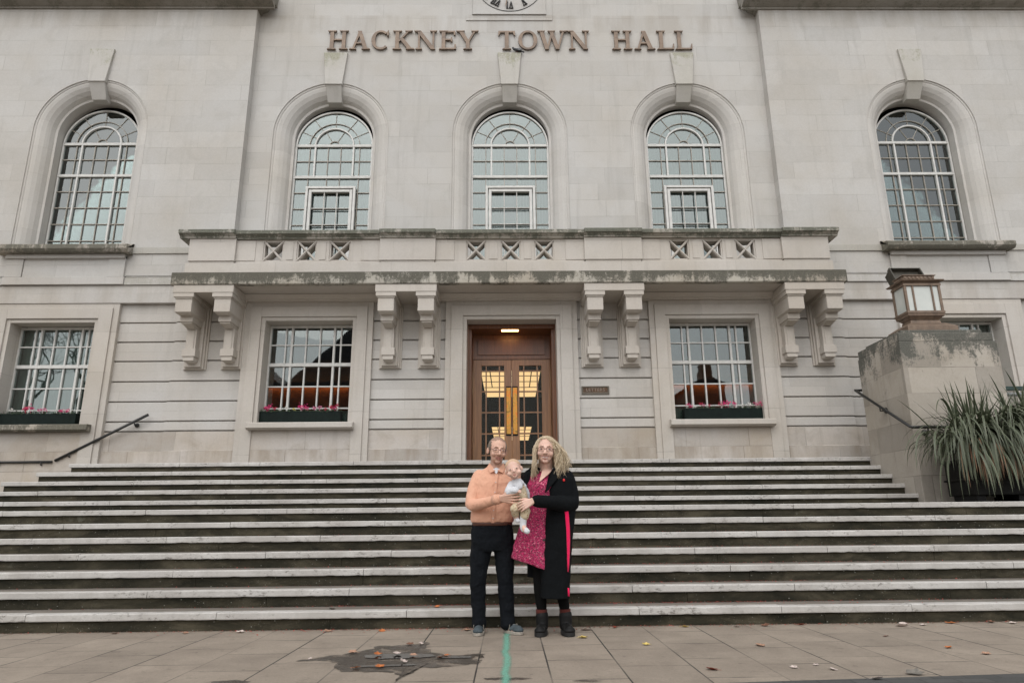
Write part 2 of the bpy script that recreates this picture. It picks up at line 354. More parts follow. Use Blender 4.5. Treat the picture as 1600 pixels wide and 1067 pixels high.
# ---------------------------------------------------------------- arched windows
FR = (0, .175, .25, .42, .59, .76, .84, 1)
def arc_bar(m, cx, zc, r, w, y0, y1, a0=0., a1=math.pi, n=36):
    for k in range(n):
        a, b = a0+(a1-a0)*k/n, a0+(a1-a0)*(k+1)/n
        p = [(cx+q*math.cos(t_), zc+q*math.sin(t_)) for q, t_ in ((r-w/2, a), (r+w/2, a), (r+w/2, b), (r-w/2, b))]
        m.prism_y(p, y0, y1)
def arched_window(cx, hw, y, zb, rows_low, casement, mid=8.195):
    win = MB(); r = hw
    arc_bar(win, cx, ZS, r+.010, .034, y-.03, y+.05)
    for s in (-1, 1): win.box(cx+s*(hw-.008), cx+s*(hw+.03), y-.03, y+.05, zb, ZS)
    for z in (ZS, mid):      # the two heavy double transoms
        win.box(cx-hw, cx+hw, y-.045, y+.03, z-.035, z-.008); win.box(cx-hw, cx+hw, y-.03, y+.03, z+.004, z+.028)
    for f in (FR[2], FR[5]):
        xx = cx-hw+2*hw*f
        if casement: win.box(xx-.017, xx+.017, y-.04, y+.028, mid, ZS)
        else: win.box(xx-.017, xx+.017, y-.04, y+.028, zb, ZS)
    arc_bar(win, cx, ZS, .415, .03, y-.04, y+.02)
    wo_ = win.build('window', M_white, hall)
    b = MB(); zt = ZS; t_ = .009
    def hb(z, x0=cx-hw, x1=cx+hw): b.box(x0, x1, y-.022, y+.02, z-t_, z+t_)
    def vb(f, z0, z1): xx = cx-hw+2*hw*f; b.box(xx-t_*.9, xx+t_*.9, y-.02, y+.018, z0, z1)
    hb((ZS+mid)/2)
    for z in rows_low: hb(z)
    for f in (FR[1], FR[3], FR[4], FR[6]):
        vb(f, mid, ZS)
        if not (casement and f in (FR[3], FR[4])): vb(f, zb, mid)
        else: vb(f, 7.93, mid)
    arc_bar(b, cx, ZS, .545, .014, y-.02, y+.015); arc_bar(b, cx, ZS, .11, .016, y-.02, y+.015)
    for a in (26, 54, 90, 126, 154):
        a = R(a); d = Vector((math.cos(a), 0, math.sin(a))); c0 = Vector((cx, y, ZS))
        b.tube([c0+d*.42, c0+d*(r-.01)], .009, 6)
    for a in (60, 120):
        a = R(a); d = Vector((math.cos(a), 0, math.sin(a))); c0 = Vector((cx, y, ZS))
        b.tube([c0+d*.11, c0+d*.41], .009, 6)
    b.build('glazing_bars', M_bronzebar, wo_)
    g = MB(); pts = [(cx-hw, zb), (cx+hw, zb)]+[(cx+hw*math.cos(math.pi*k/40), ZS+hw*math.sin(math.pi*k/40)) for k in range(41)]
    # each pane sits very slightly out of true, as old leaded glazing does
    g.prism_y(pts, y+.004, y+.008); g.build('glass', G_up, wo_)
    if casement:
        c = MB(); x0, x1, z0, z1 = cx-.53, cx+.53, 5.6, 7.93
        for a in ((x0, x0+.05), (x1-.05, x1)): c.box(a[0], a[1], y-.12, y-.03, z0, z1)
        c.box(x0+.05, x1-.05, y-.12, y-.03, z1-.05, z1)
        for a in ((x0+.065, x0+.125), (x1-.125, x1-.065)): c.box(a[0], a[1], y-.10, y-.035, z0, z1-.065)
        c.box(x0+.125, x1-.125, y-.10, y-.035, z1-.125, z1-.065)
        c.build('opening_casement', M_white, wo_, bevel=.004)
        b = MB()
        for q in (1, 2): xx = x0+.125+(1.06-.25)*q/3; b.box(xx-.008, xx+.008, y-.085, y-.05, z0, z1-.12)
        for z in (7.43, 7.055, 6.68): b.box(x0+.12, x1-.12, y-.083, y-.052, z-.007, z+.007)
        b.build('casement_bars', M_cream, wo_)
    cu = MB()
    for s in (-1, 1):       # folded net curtains either side
        n = 36; w = .42 if not casement else .74
        pr = [(cx+s*(hw+.05)-s*w*k/n, y+.20+.035*math.sin(k*1.9)+.01*math.sin(k*5.1)) for k in range(n+1)]
        cu.add([(x, q, zb-.1) for x, q in pr]+[(x, q, ZS+.02) for x, q in pr], [(k, k+1, k+n+2, k+n+1) for k in range(n)])
    cu.build('net_curtain', M_curt, wo_, smooth=True)
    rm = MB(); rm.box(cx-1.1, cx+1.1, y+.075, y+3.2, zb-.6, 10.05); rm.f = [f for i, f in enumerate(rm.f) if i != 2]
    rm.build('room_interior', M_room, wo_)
    # narrow closing piece between room and reveal
    return wo_
LOWR = (7.82, 7.445, 7.07, 6.695)
for i, x in enumerate(XC):
    o = arched_window(x, .815, YF_C, 5.5, LOWR, True)
    tag(o, ('arched window left of centre above the balcony', 'middle arched window above the entrance', 'arched window right of centre above the balcony')[i])
for x in XWN: arched_window(x, .80, YF_W, 6.2, LOWR, False)
# wing window sills, aprons and bands
for s in (-1, 1):
    c = 8.84*s; ap = MB()
    m = MB().prism_x([(12.78, 6.42), (12.78, 6.18), (12.58, 6.18), (12.55, 6.21), (12.53, 6.235), (12.53, 6.31), (12.56, 6.335), (12.79, 6.36), (13.2, 6.44), (13.2, 6.30)], c-1.31, c+1.28)
    m.build('wing_sill', M_sill, hall)
    ap.box(c-1.17, c-.84, 12.755, 12.9, 5.72, 6.16); ap.box(c+.84, c+1.17, 12.755, 12.9, 5.72, 6.16)
    ap.box(c-.83, c+.83, 12.775, 12.9, 5.72, 6.16); ap.box(c-1.17, c+1.17, 12.70, 12.9, 6.10, 6.178)
    ap.build('sill_apron', M_up, hall, bevel=.004)
    b = MB(); b.box(c-1.19, c+1.19, 12.745, 12.9, 5.56, 5.715)
    xs = sorted((5.95*s, 15*s))
    b.box(xs[0], xs[1], 12.80, 13.0, 5.187, 5.55)
    b.build('frieze_band', M_gr, hall, bevel=.004)
    e = MB()
    for a0, a1 in ((5.6, 7.64), (10.04, 15)):
        xx = sorted((a0*s, a1*s))
        e.box(xx[0], xx[1], 12.765, 12.9, 5.555, 5.70); e.box(xx[0], xx[1], 12.80, 12.9, 5.725, 5.75)
        e.box(xx[0], xx[1], 12.77, 12.9, 6.215, 6.34)
    e.build('string_course', M_band, hall)
    # eaves cornice
    cs = [(12.81, 12.03), (12.76, 12.03), (12.76, 12.07), (12.60, 12.12), (12.55, 12.18), (12.55, 12.21), (12.36, 12.24), (12.36, 12.36), (12.32, 12.38), (12.24, 12.50), (12.24, 12.55), (12.81, 12.60)]
    xx = sorted((5.22*s, 15*s)); MB().prism_x(cs, xx[0]+(.0), xx[1]).build('cornice', M_corn, hall)
    cr = [(5.601*s, 12.03), (5.56*s, 12.03), (5.56*s, 12.07), (5.44*s, 12.12), (5.40*s, 12.18), (5.40*s, 12.21), (5.24*s, 12.24), (5.24*s, 12.36), (5.22*s, 12.50), (5.601*s, 12.60)]
    MB().prism_y(cr, 12.81, 13.02).build('cornice_return', M_corn, hall)
    MB().box(xx[0]+.4 if s > 0 else xx[0], xx[1] if s > 0 else xx[1]-.4, 12.9, 13.1, 12.6, 13.4).build('parapet_wall', M_up, hall)
# ---------------------------------------------------------------- ground floor
GR = [5.187, 4.79, 4.40, 4.015, 3.615, 3.225, 2.845]
def courses(x0, x1, y, mat=M_gr):
    m = MB(); g = .030
    for za, zb in zip(GR, GR[1:]):
        z1 = za-.0; z0 = zb+g
        # each course has a splayed lower arris over the recess
        m.prism_x([(y, z0), (y, z1-.012), (y+.010, z1), (y+.06, z1), (y+.06, z0+.0)], x0, x1)
        m.box(x0, x1, y+.055, y+.12, zb-.002, z0+.002)
    m.prism_x([(y, 2.69), (y, 2.833), (y+.01, 2.843), (y+.06, 2.843), (y+.06, 2.69)], x0, x1)
    m.box(x0, x1, y+.05, y+.12, 2.655, 2.692)
    return m.build('rusticated_wall', mat, hall)
segs = [(-6.56, -5.18, YB), (-2.71, -1.29, YB), (1.29, 2.71, YB), (5.18, 6.56, YB)]
for a, b, y in segs: courses(a, b, y)
for a, b in ((-7.69, -6.56), (-15, -10.20)): courses(a, b, YG); courses(-b, -a, YG)
def basebox(a, b, y):
    bs = MB(); bs.prism_x([(13.05, 1.1), (y-.02, 1.1), (y-.02, 2.30), (y, 2.305), (y, 2.66), (13.05, 2.66)], a, b); bs.build('base_wall', M_base, hall, bevel=.004)
for a, b in ((-6.56, -5.18), (-2.71, -1.29), (1.29, 2.71), (5.18, 6.56)): basebox(a, b, YB+.0)
for a, b in ((-15, -10.2), (-7.69, -6.56), (6.56, 7.69), (10.2, 15)): basebox(a, b, YG+.0)
bk = MB()
bk.box(-6.5, 6.5, 12.86, 13.0, 5.175, 5.30)
bk.build('soffit_frieze', M_soff, hall)
def rect_surround(cx, ho, zt, hi, zi, zbot, ysh=0., sill=None, band=False):
    """stone architrave: stepped outer margin, flat, inner fillet, deep reveal"""
    y = 12.75+ysh; m = MB()
    for s in (-1, 1):
        a, b = sorted((cx+s*ho, cx+s*(ho-.11))); m.box(a, b, y+.03, 13.0, zbot, zt)
        a, b = sorted((cx+s*(ho-.11), cx+s*(hi+.075))); m.box(a, b, y, 13.0, zbot, zt-.10)
        a, b = sorted((cx+s*(hi+.075), cx+s*hi)); m.box(a, b, y+.035, 13.14, zbot if sill is None else sill, zi+.072)
    m.box(cx-ho+.11, cx+ho-.11, y+.03, 13.0, zt-.10, zt)
    m.box(cx-hi-.075, cx+hi+.075, y+.001, 13.0, zi+.075, zt-.103)
    m.box(cx-hi, cx+hi, y+.036, 13.14, zi, zi+.071)
    return m.build('door_surround' if sill is None else 'window_surround', M_trim, hall, bevel=.004)
rect_surround(0, 1.29, 5.185, .875, 4.805, 1.98)
wins = []
for cx, ysh, ho in ((-3.95, 0, 1.245), (3.95, 0, 1.245), (-8.94, .04, 1.255), (8.94, .04, 1.255)):
    rect_surround(cx, ho, 5.185, .85 if abs(cx) < 5 else .812, 4.80, 1.16, ysh, 2.79)
    y = 12.60+ysh
    sl = MB().prism_x([(y+.06, 2.66), (y+.02, 2.685), (y, 2.69), (y, 2.775), (y+.02, 2.79), (13.12, 2.80), (13.12, 2.66)], cx-(.985 if abs(cx) < 5 else 1.07), cx+(.985 if abs(cx) < 5 else 1.07))
    sl.build('window_sill', M_trim if abs(cx) < 5 else M_sill, hall)
    ap = MB().box(cx-.93, cx+.93, y+.17, 13.12, 1.17, 2.659); ap.build('sill_apron', M_base, hall, bevel=.004)
def sash_window(cx, hw, y, blind, lit):
    zb, zt, zm = 2.80, 4.79, 3.985
    f = MB()
    for s in (-1, 1): a, b = sorted((cx+s*hw, cx+s*(hw-.045))); f.box(a, b, y-.03, y+.05, zb, zt)
    f.box(cx-hw+.045, cx+hw-.045, y-.03, y+.05, zt-.045, zt); f.box(cx-hw+.045, cx+hw-.045, y-.05, y+.04, zm-.03, zm+.012)
    f.box(cx-hw+.045, cx+hw-.045, y-.02, y+.04, zm+.02, zm+.042)
    f.box(cx-hw+.045, cx+hw-.045, y-.03, y+.04, zb, zb+.05)
    W_ = 2*hw-.09; X0 = cx-hw+.045
    for q in (FR[2], FR[5]): xx = X0+W_*q; f.box(xx-.020, xx+.020, y-.035, y+.035, zb, zt)
    o = f.build('window', M_white, hall)
    b = MB()
    for q in (FR[1], FR[3], FR[4], FR[6]): xx = X0+W_*q; b.box(xx-.013, xx+.013, y-.028, y+.028, zb+.05, zt-.045)
    for z in (4.39, 3.555, 3.125): b.box(X0, X0+W_, y-.026, y+.026, z-.012, z+.012)
    b.build('glazing_bars', M_white, o)
    MB().box(cx-hw+.03, cx+hw-.03, y+.006, y+.012, zb, zt).build('glass', G_lo, o)
    ra, rb_ = (cx-3.3, cx+1.2) if cx < 0 else (cx-1.2, cx+3.3)
    if not lit: ra, rb_ = cx-1.05, cx+1.05
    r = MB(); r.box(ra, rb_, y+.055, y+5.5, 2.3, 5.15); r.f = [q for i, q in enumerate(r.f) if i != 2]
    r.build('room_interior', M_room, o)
    if blind:
        n = 40; pr = [(cx-hw+2*hw*k/n, y+.16+.012*math.sin(k*2.1)) for k in range(n+1)]
        MB().add([(x, q, zb-.05) for x, q in pr]+[(x, q, zt+.1) for x, q in pr], [(k, k+1, k+n+2, k+n+1) for k in range(n)]).build('blind', M_blind, o, smooth=True)
    else:
        MB().box(cx-hw-.1, cx+hw+.1, y+.10, y+.13, zb-.1, 3.10).build('lower_screen', M_blind, o)
    if lit:
        MB().box(ra+.05, rb_-.05, y+5.30, y+5.42, 2.4, 4.66).build('timber_panelling', M_roomw, o)
        MB().box(ra+.05, rb_-.05, y+5.18, y+5.27, 4.63, 4.66).build('cove_light', emis('cove_glow', (1, .42, .14), 5.), o)
        MB().box(ra+.05, rb_-.05, y+5.10, y+5.135, 4.585, 4.70).build('cove_pelmet', M_roomw, o)
        sp = MB()
        for dx, dy in ((-.35, 1.0), (.3, 1.5), (.1, 3.)): sp.prism_z([(cx+dx+.035*math.cos(a*.785), y+dy+.035*math.sin(a*.785)) for a in range(8)], 5.12, 5.14)
        sp.build('ceiling_spot', M_spot, o)
    return o
sash_window(-3.95, .865, 13.14, False, True); sash_window(3.95, .865, 13.14, False, True)
sash_window(-8.94, .83, 13.17, True, False); sash_window(8.94, .83, 13.17, True, False)
# ---------------------------------------------------------------- entrance
L = MB(); yl0, yl1 = 13.16, 13.72
for s in (-1, 1):
    a, b = sorted((s*.93, s*.80)); L.box(a, b, yl0+.05, yl1+.12, 1.98, 4.80)
    a, b = sorted((s*.93, s*.845)); L.box(a, b, yl0-.015, yl0+.05, 1.98, 4.80)
L.box(-.80, .80, yl0+.05, yl1+.12, 4.735, 4.80); L.box(-.845, .845, yl0-.015, yl0+.05, 4.72, 4.80)
L.box(-.80, .80, yl1-.02, yl1+.03, 4.215, 4.735)
L.build('door_lining', M_wood2, hall, bevel=.004)
MB().box(-.70, .70, yl1-.045, yl1-.0205, 4.30, 4.64).build('overdoor_panel', M_wood2, hall, bevel=.008)
MB().box(-.20, .14, 13.32, 13.37, 4.72, 4.737).build('ceiling_light', M_lampc, hall)
def leaf(s):
    x0, x1 = sorted((s*.795, s*.0015)); yd = yl1; z0, z1 = 1.99, 4.21
    gx0, gx1 = sorted((s*.615, s*.155)); gz0, gz1 = 2.14, 4.085
    f = MB(); f.box(x0, gx0, yd, yd+.06, z0, z1); f.box(gx1, x1, yd, yd+.06, z0, z1)
    f.box(gx0, gx1, yd, yd+.06, z0, gz0); f.box(gx0, gx1, yd, yd+.06, gz1, z1)
    o = f.build('door_leaf', M_wood, hall, bevel=.004)
    b = MB(); w = gx1-gx0
    for q in ((.195, .79) if s < 0 else (.21, .81)): xx = gx0+w*q; b.box(xx-.013, xx+.013, yd+.008, yd+.05, gz0, gz1)
    for z in (3.975, 3.545, 3.115, 2.685, 2.255): b.box(gx0, gx1, yd+.012, yd+.048, z-.013, z+.013)
    b.build('glazing_bars', M_wood, o)
    MB().box(gx0-.01, gx1+.01, yd+.028, yd+.034, gz0-.01, gz1+.01).build('glass', G_door, o)
    a, c = sorted((s*.020, s*.112))
    MB().box(a, c, yd-.028, yd-.004, 2.67, 3.62).build('push_plate', M_brass, o, bevel=.004)
    a2, c2 = sorted((s*.012, s*.121)); MB().box(a2, c2, yd-.012, yd-.0005, 2.64, 3.65).build('plate_back', M_dark, o, bevel=.003)
leaf(-1); leaf(1)
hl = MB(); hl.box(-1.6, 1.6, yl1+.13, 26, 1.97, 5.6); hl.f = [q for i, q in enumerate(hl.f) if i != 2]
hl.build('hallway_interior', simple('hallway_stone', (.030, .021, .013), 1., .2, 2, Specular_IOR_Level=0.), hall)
# hanging bowl lanterns in the hallway
def hall_lantern(cx, cy, z0, z1, hb, ht):
    m = MB(); m.hexa([(cx-hb, cy-hb, z0), (cx+hb, cy-hb, z0), (cx+hb, cy+hb, z0), (cx-hb, cy+hb, z0)], [(cx-ht, cy-ht, z1), (cx+ht, cy-ht, z1), (cx+ht, cy+ht, z1), (cx-ht, cy+ht, z1)])
    o = m.build('hallway_lantern', M_lampw, hall)
    b = MB()
    for q in (-.35, .35): b.tube([(cx+q*hb*2, cy-hb-.02, z0), (cx+q*ht*2, cy-ht-.02, z1)], .012, 6)
    for k in (0, .33, .66, 1.): hw = hb+(ht-hb)*k; z = z0+(z1-z0)*k; b.box(cx-hw, cx+hw, cy-hw-.02, cy-hw+.0, z-.007, z+.007)
    b.tube([(cx, cy, z1), (cx, cy, 5.6)], .02, 6)
    b.build('lantern_frame', M_dark, o)
hall_lantern(-.01, 16.28, 4.005, 4.40, .62, .70); hall_lantern(.03, 21., 3.455, 3.735, .53, .60)
# ---------------------------------------------------------------- balcony
bal = tag(MB().box(-6.32, 6.32, 12.14, 12.995, 5.292, 5.525).build('balcony', M_soff, hall, bevel=.004), 'long stone balcony carried on eight brackets over the entrance')
sb_ = MB().prism_x([(12.139, 5.285), (12.03, 5.285), (12.02, 5.30), (12.02, 5.515), (12.05, 5.532), (12.139, 5.532)], -6.34, 6.34); sb_.box(-6.34, -6.321, 12.14, 12.80, 5.285, 5.53); sb_.box(6.321, 6.34, 12.14, 12.80, 5.285, 5.53)
sb_.build('slab_edge', M_moss, bal)
cv = MB(); cv.prism_x([(12.86, 5.17), (12.70, 5.17), (12.70, 5.20), (12.66, 5.22), (12.60, 5.284), (12.86, 5.284)], -6.2, 6.2)
cv.build('cove_moulding', M_soff, bal)
pb = MB()
P1 = (-6.33, -5.27), (-2.52, -1.455), (1.41, 2.52), (5.24, 6.33)
bays = ((-5.27, -2.52), (-1.455, 1.41), (2.52, 5.24))
panels = [[(-4.765, -4.375), (-4.125, -3.745), (-3.50, -3.095)], [(-.87, -.485), (-.20, .185), (.445, .83)], [(3.065, 3.455), (3.71, 4.10), (4.35, 4.745)]]
yp0, yp1 = 12.24, 12.50
pb.box(-6.20, 6.20, 12.19, yp1+.05, 5.53, 5.775)
for a, b in P1: pb.box(max(a, -6.15), min(b, 6.15), 12.165, yp1+.04, 5.81, 6.29)
for a, b in P1: pb.box(max(a, -6.15)+.02, min(b, 6.15)-.02, 12.19, yp1, 5.77, 5.812)
for (a, b), ps in zip(bays, panels):
    pb.box(a, b, yp0, yp1, 5.775, 5.825); pb.box(a, b, yp0, yp1, 6.245, 6.29)
    e = [a]+[q for p in ps for q in p]+[b]
    for k in range(0, len(e), 2):
        pb.box(e[k], e[k+1], yp0, yp1, 5.825, 6.245)
        if 0 < k < len(e)-2: pb.box(e[k]+.06, e[k+1]-.06, yp0-.012, yp0, 5.85, 6.225)
    pb.box(a, a+.36, yp0-.014, yp0-.001, 5.83, 6.24); pb.box(b-.36, b, yp0-.014, yp0-.001, 5.83, 6.24)
pb.build('parapet', M_trim, bal, bevel=.003)
for ps in panels:
    for a, b in ps:
        m = MB(); c = Vector(((a+b)/2, 0, 6.035)); h = .21; w = (b-a)/2
        for d in ((1, 1), (1, -1)):
            dx, dz = d[0]*w, d[1]*h; n = Vector((-dz, 0, dx)).normalized()*.022; n2 = n*.45
            p0 = c-Vector((dx, 0, dz)); p1 = c+Vector((dx, 0, dz))
            yy = 12.235 if d[1] > 0 else 12.238
            m.hexa([(p0.x-n.x, yy+.02, p0.z-n.z), (p1.x-n.x, yy+.02, p1.z-n.z), (p1.x-n.x, 12.45, p1.z-n.z), (p0.x-n.x, 12.45, p0.z-n.z)],
                   [(p0.x+n.x, yy+.02, p0.z+n.z), (p1.x+n.x, yy+.02, p1.z+n.z), (p1.x+n.x, 12.45, p1.z+n.z), (p0.x+n.x, 12.45, p0.z+n.z)])
            m.hexa([(p0.x-n2.x, yy, p0.z-n2.z), (p1.x-n2.x, yy, p1.z-n2.z), (p1.x-n2.x, yy+.021, p1.z-n2.z), (p0.x-n2.x, yy+.021, p0.z-n2.z)],
                   [(p0.x+n2.x, yy, p0.z+n2.z), (p1.x+n2.x, yy, p1.z+n2.z), (p1.x+n2.x, yy+.021, p1.z+n2.z), (p0.x+n2.x, yy+.021, p0.z+n2.z)])
        m.box(a, a+.028, 12.26, 12.42, 5.825, 6.245); m.box(b-.028, b, 12.26, 12.42, 5.825, 6.245)
        m.box(a+.028, b-.028, 12.26, 12.42, 5.825, 5.852); m.box(a+.028, b-.028, 12.26, 12.42, 6.218, 6.245)
        m.build('crossed_panel', M_trim, bal)
cp = MB()
def cope(a, b, dy):
    cp.prism_x([(12.13+dy, 6.262), (12.13+dy, 6.285), (12.08+dy, 6.325), (12.045+dy, 6.335), (12.045+dy, 6.395), (12.06+dy, 6.412), (12.30, 6.43), (12.60, 6.41), (12.60, 6.262)], a, b)
for a, b in P1: cope(a, b, 0.)
for a, b in bays: cope(a, b, .055)
cp.build('coping', M_cope, bal)
# scrolled brackets in pairs
def bracket(cx):
    m = MB()
    w = .175
    m.box(cx-w-.012, cx+w+.012, 12.055, 12.86, 5.055, 5.135)                 # cap
    m.box(cx-w+.012, cx+w-.012, 12.075, 12.86, 5.03, 5.056)
    m.box(cx-w+.025, cx+w-.025, 12.095, 12.86, 4.775, 5.031)                 # upper block
    wm = .118
    m.hexa([(cx-w+.06, 12.16, 4.745), (cx+w-.06, 12.16, 4.745), (cx+w-.06, 12.86, 4.745), (cx-w+.06, 12.86, 4.745)],
           [(cx-w+.026, 12.097, 4.776), (cx+w-.026, 12.097, 4.776), (cx+w-.026, 12.86, 4.776), (cx-w+.026, 12.86, 4.776)])
    m.box(cx-wm, cx+wm, 12.27, 12.86, 4.635, 4.746)                            # moulded throat
    m.box(cx-wm+.02, cx+wm-.02, 12.30, 12.86, 4.605, 4.636)
    m.hexa([(cx-.078, 12.50, 4.56), (cx+.078, 12.50, 4.56), (cx+.078, 12.86, 4.56), (cx-.078, 12.86, 4.56)],
           [(cx-wm+.03, 12.33, 4.606), (cx+wm-.03, 12.33, 4.606), (cx+wm-.03, 12.86, 4.606), (cx-wm+.03, 12.86, 4.606)])
    m.box(cx-.095, cx+.095, 12.545, 12.86, 4.16, 4.57)                         # shaft
    m.box(cx-.060, cx+.060, 12.530, 12.546, 4.18, 4.55)
    m.box(cx-.125, cx+.125, 12.50, 12.86, 4.03, 4.175)                         # foot
    m.box(cx-.100, cx+.100, 12.52, 12.86, 3.95, 4.031)
    m.hexa([(cx-.07, 12.60, 3.925), (cx+.07, 12.60, 3.925), (cx+.07, 12.86, 3.925), (cx-.07, 12.86, 3.925)],
           [(cx-.10, 12.521, 3.951), (cx+.10, 12.521, 3.951), (cx+.10, 12.86, 3.951), (cx-.10, 12.86, 3.951)])
    m.box(cx-.155, cx+.155, 12.70, 12.87, 3.87, 5.05)                          # stepped back plate
    m.box(cx-.185, cx+.185, 12.765, 12.875, 3.84, 5.052)
    m.box(cx-.215, cx+.215, 12.815, 12.88, 3.835, 5.054)
    return m.build('bracket', M_soff, bal, bevel=.004)
BR = (-6.09, -5.375, -2.345, -1.60, 1.565, 2.295, 5.35, 6.08)
for i in range(0, 8, 2):
    MB().box(BR[i]-.20, BR[i+1]+.20, 12.045, 12.87, 5.136, 5.283).build('bracket_beam', M_soff, bal, bevel=.006)
for x in BR: bracket(x)
# upper roof block so the building is solid from the side
MB().box(-15, 15, 27.5, 27.8, 0, 12.5).build('rear_wall', M_up, hall)
MB().box(-15, 15, 13.05, 27.5, 12.62, 12.75).build('roof', M_corn, hall)
for s in (-1, 1): MB().box(14.7*s, 15*s, 12.95, 27.5, 0, 12.6).build('side_wall', M_up, hall)

# ================================================================ lettering, clock, plaque
sign = empty('sign_lettering', (0, YC, 11.1), 'raised bronze capitals reading HACKNEY TOWN HALL across the upper wall', 'sign')
HT = .475; ZL = 11.12
def px(x): return (x-795.0)*.01427
def stroke(m, p0, p1, w, d=0):      # slanted bar with horizontal ends
    (xa, za), (xb, zb) = p0, p1; d = (len(m.v) % 97)*-.00006
    za += d*.4; zb -= d*.4
    m.prism_y([(xa-w/2, za), (xa+w/2, za), (xb+w/2, zb), (xb-w/2, zb)], YC-.055+d, YC-.012)
def serif(m, x, z, w, top):
    h = .026; z += .0035 if top else -.0035
    m.prism_y([(x-w/2, z), (x+w/2, z), (x+w/2-.02, z+h), (x-w/2+.02, z+h)] if not top else [(x-w/2+.02, z-h), (x+w/2-.02, z-h), (x+w/2, z), (x-w/2, z)], YC-.0605-(len(m.v) % 89)*.00007, YC-.012)
def bar(m, x0, x1, z, h): m.prism_y([(x0, z-h/2), (x1, z-h/2), (x1, z+h/2), (x0, z+h/2)], YC-.0525-(len(m.v) % 89)*.000008, YC-.012)
def ring(m, cx, a0, a1, w, tk, tn):
    n = 44; pts = []
    for k in range(n+1):
        a = a0+(a1-a0)*k/n; c, s_ = math.cos(a), math.sin(a)
        th = tn+(tk-tn)*abs(c)**1.3
        ro = (w/2, HT/2+.008); ri = (w/2-th, HT/2+.008-(tn+.012))
        pts.append(((cx+ro[0]*c, ZL+HT/2+ro[1]*s_), (cx+ri[0]*c, ZL+HT/2+ri[1]*s_)))
    for (o1, i1), (o2, i2) in zip(pts, pts[1:]): m.prism_y([i1, o1, o2, i2], YC-.055, YC-.012)
TK, TN = .082, .034
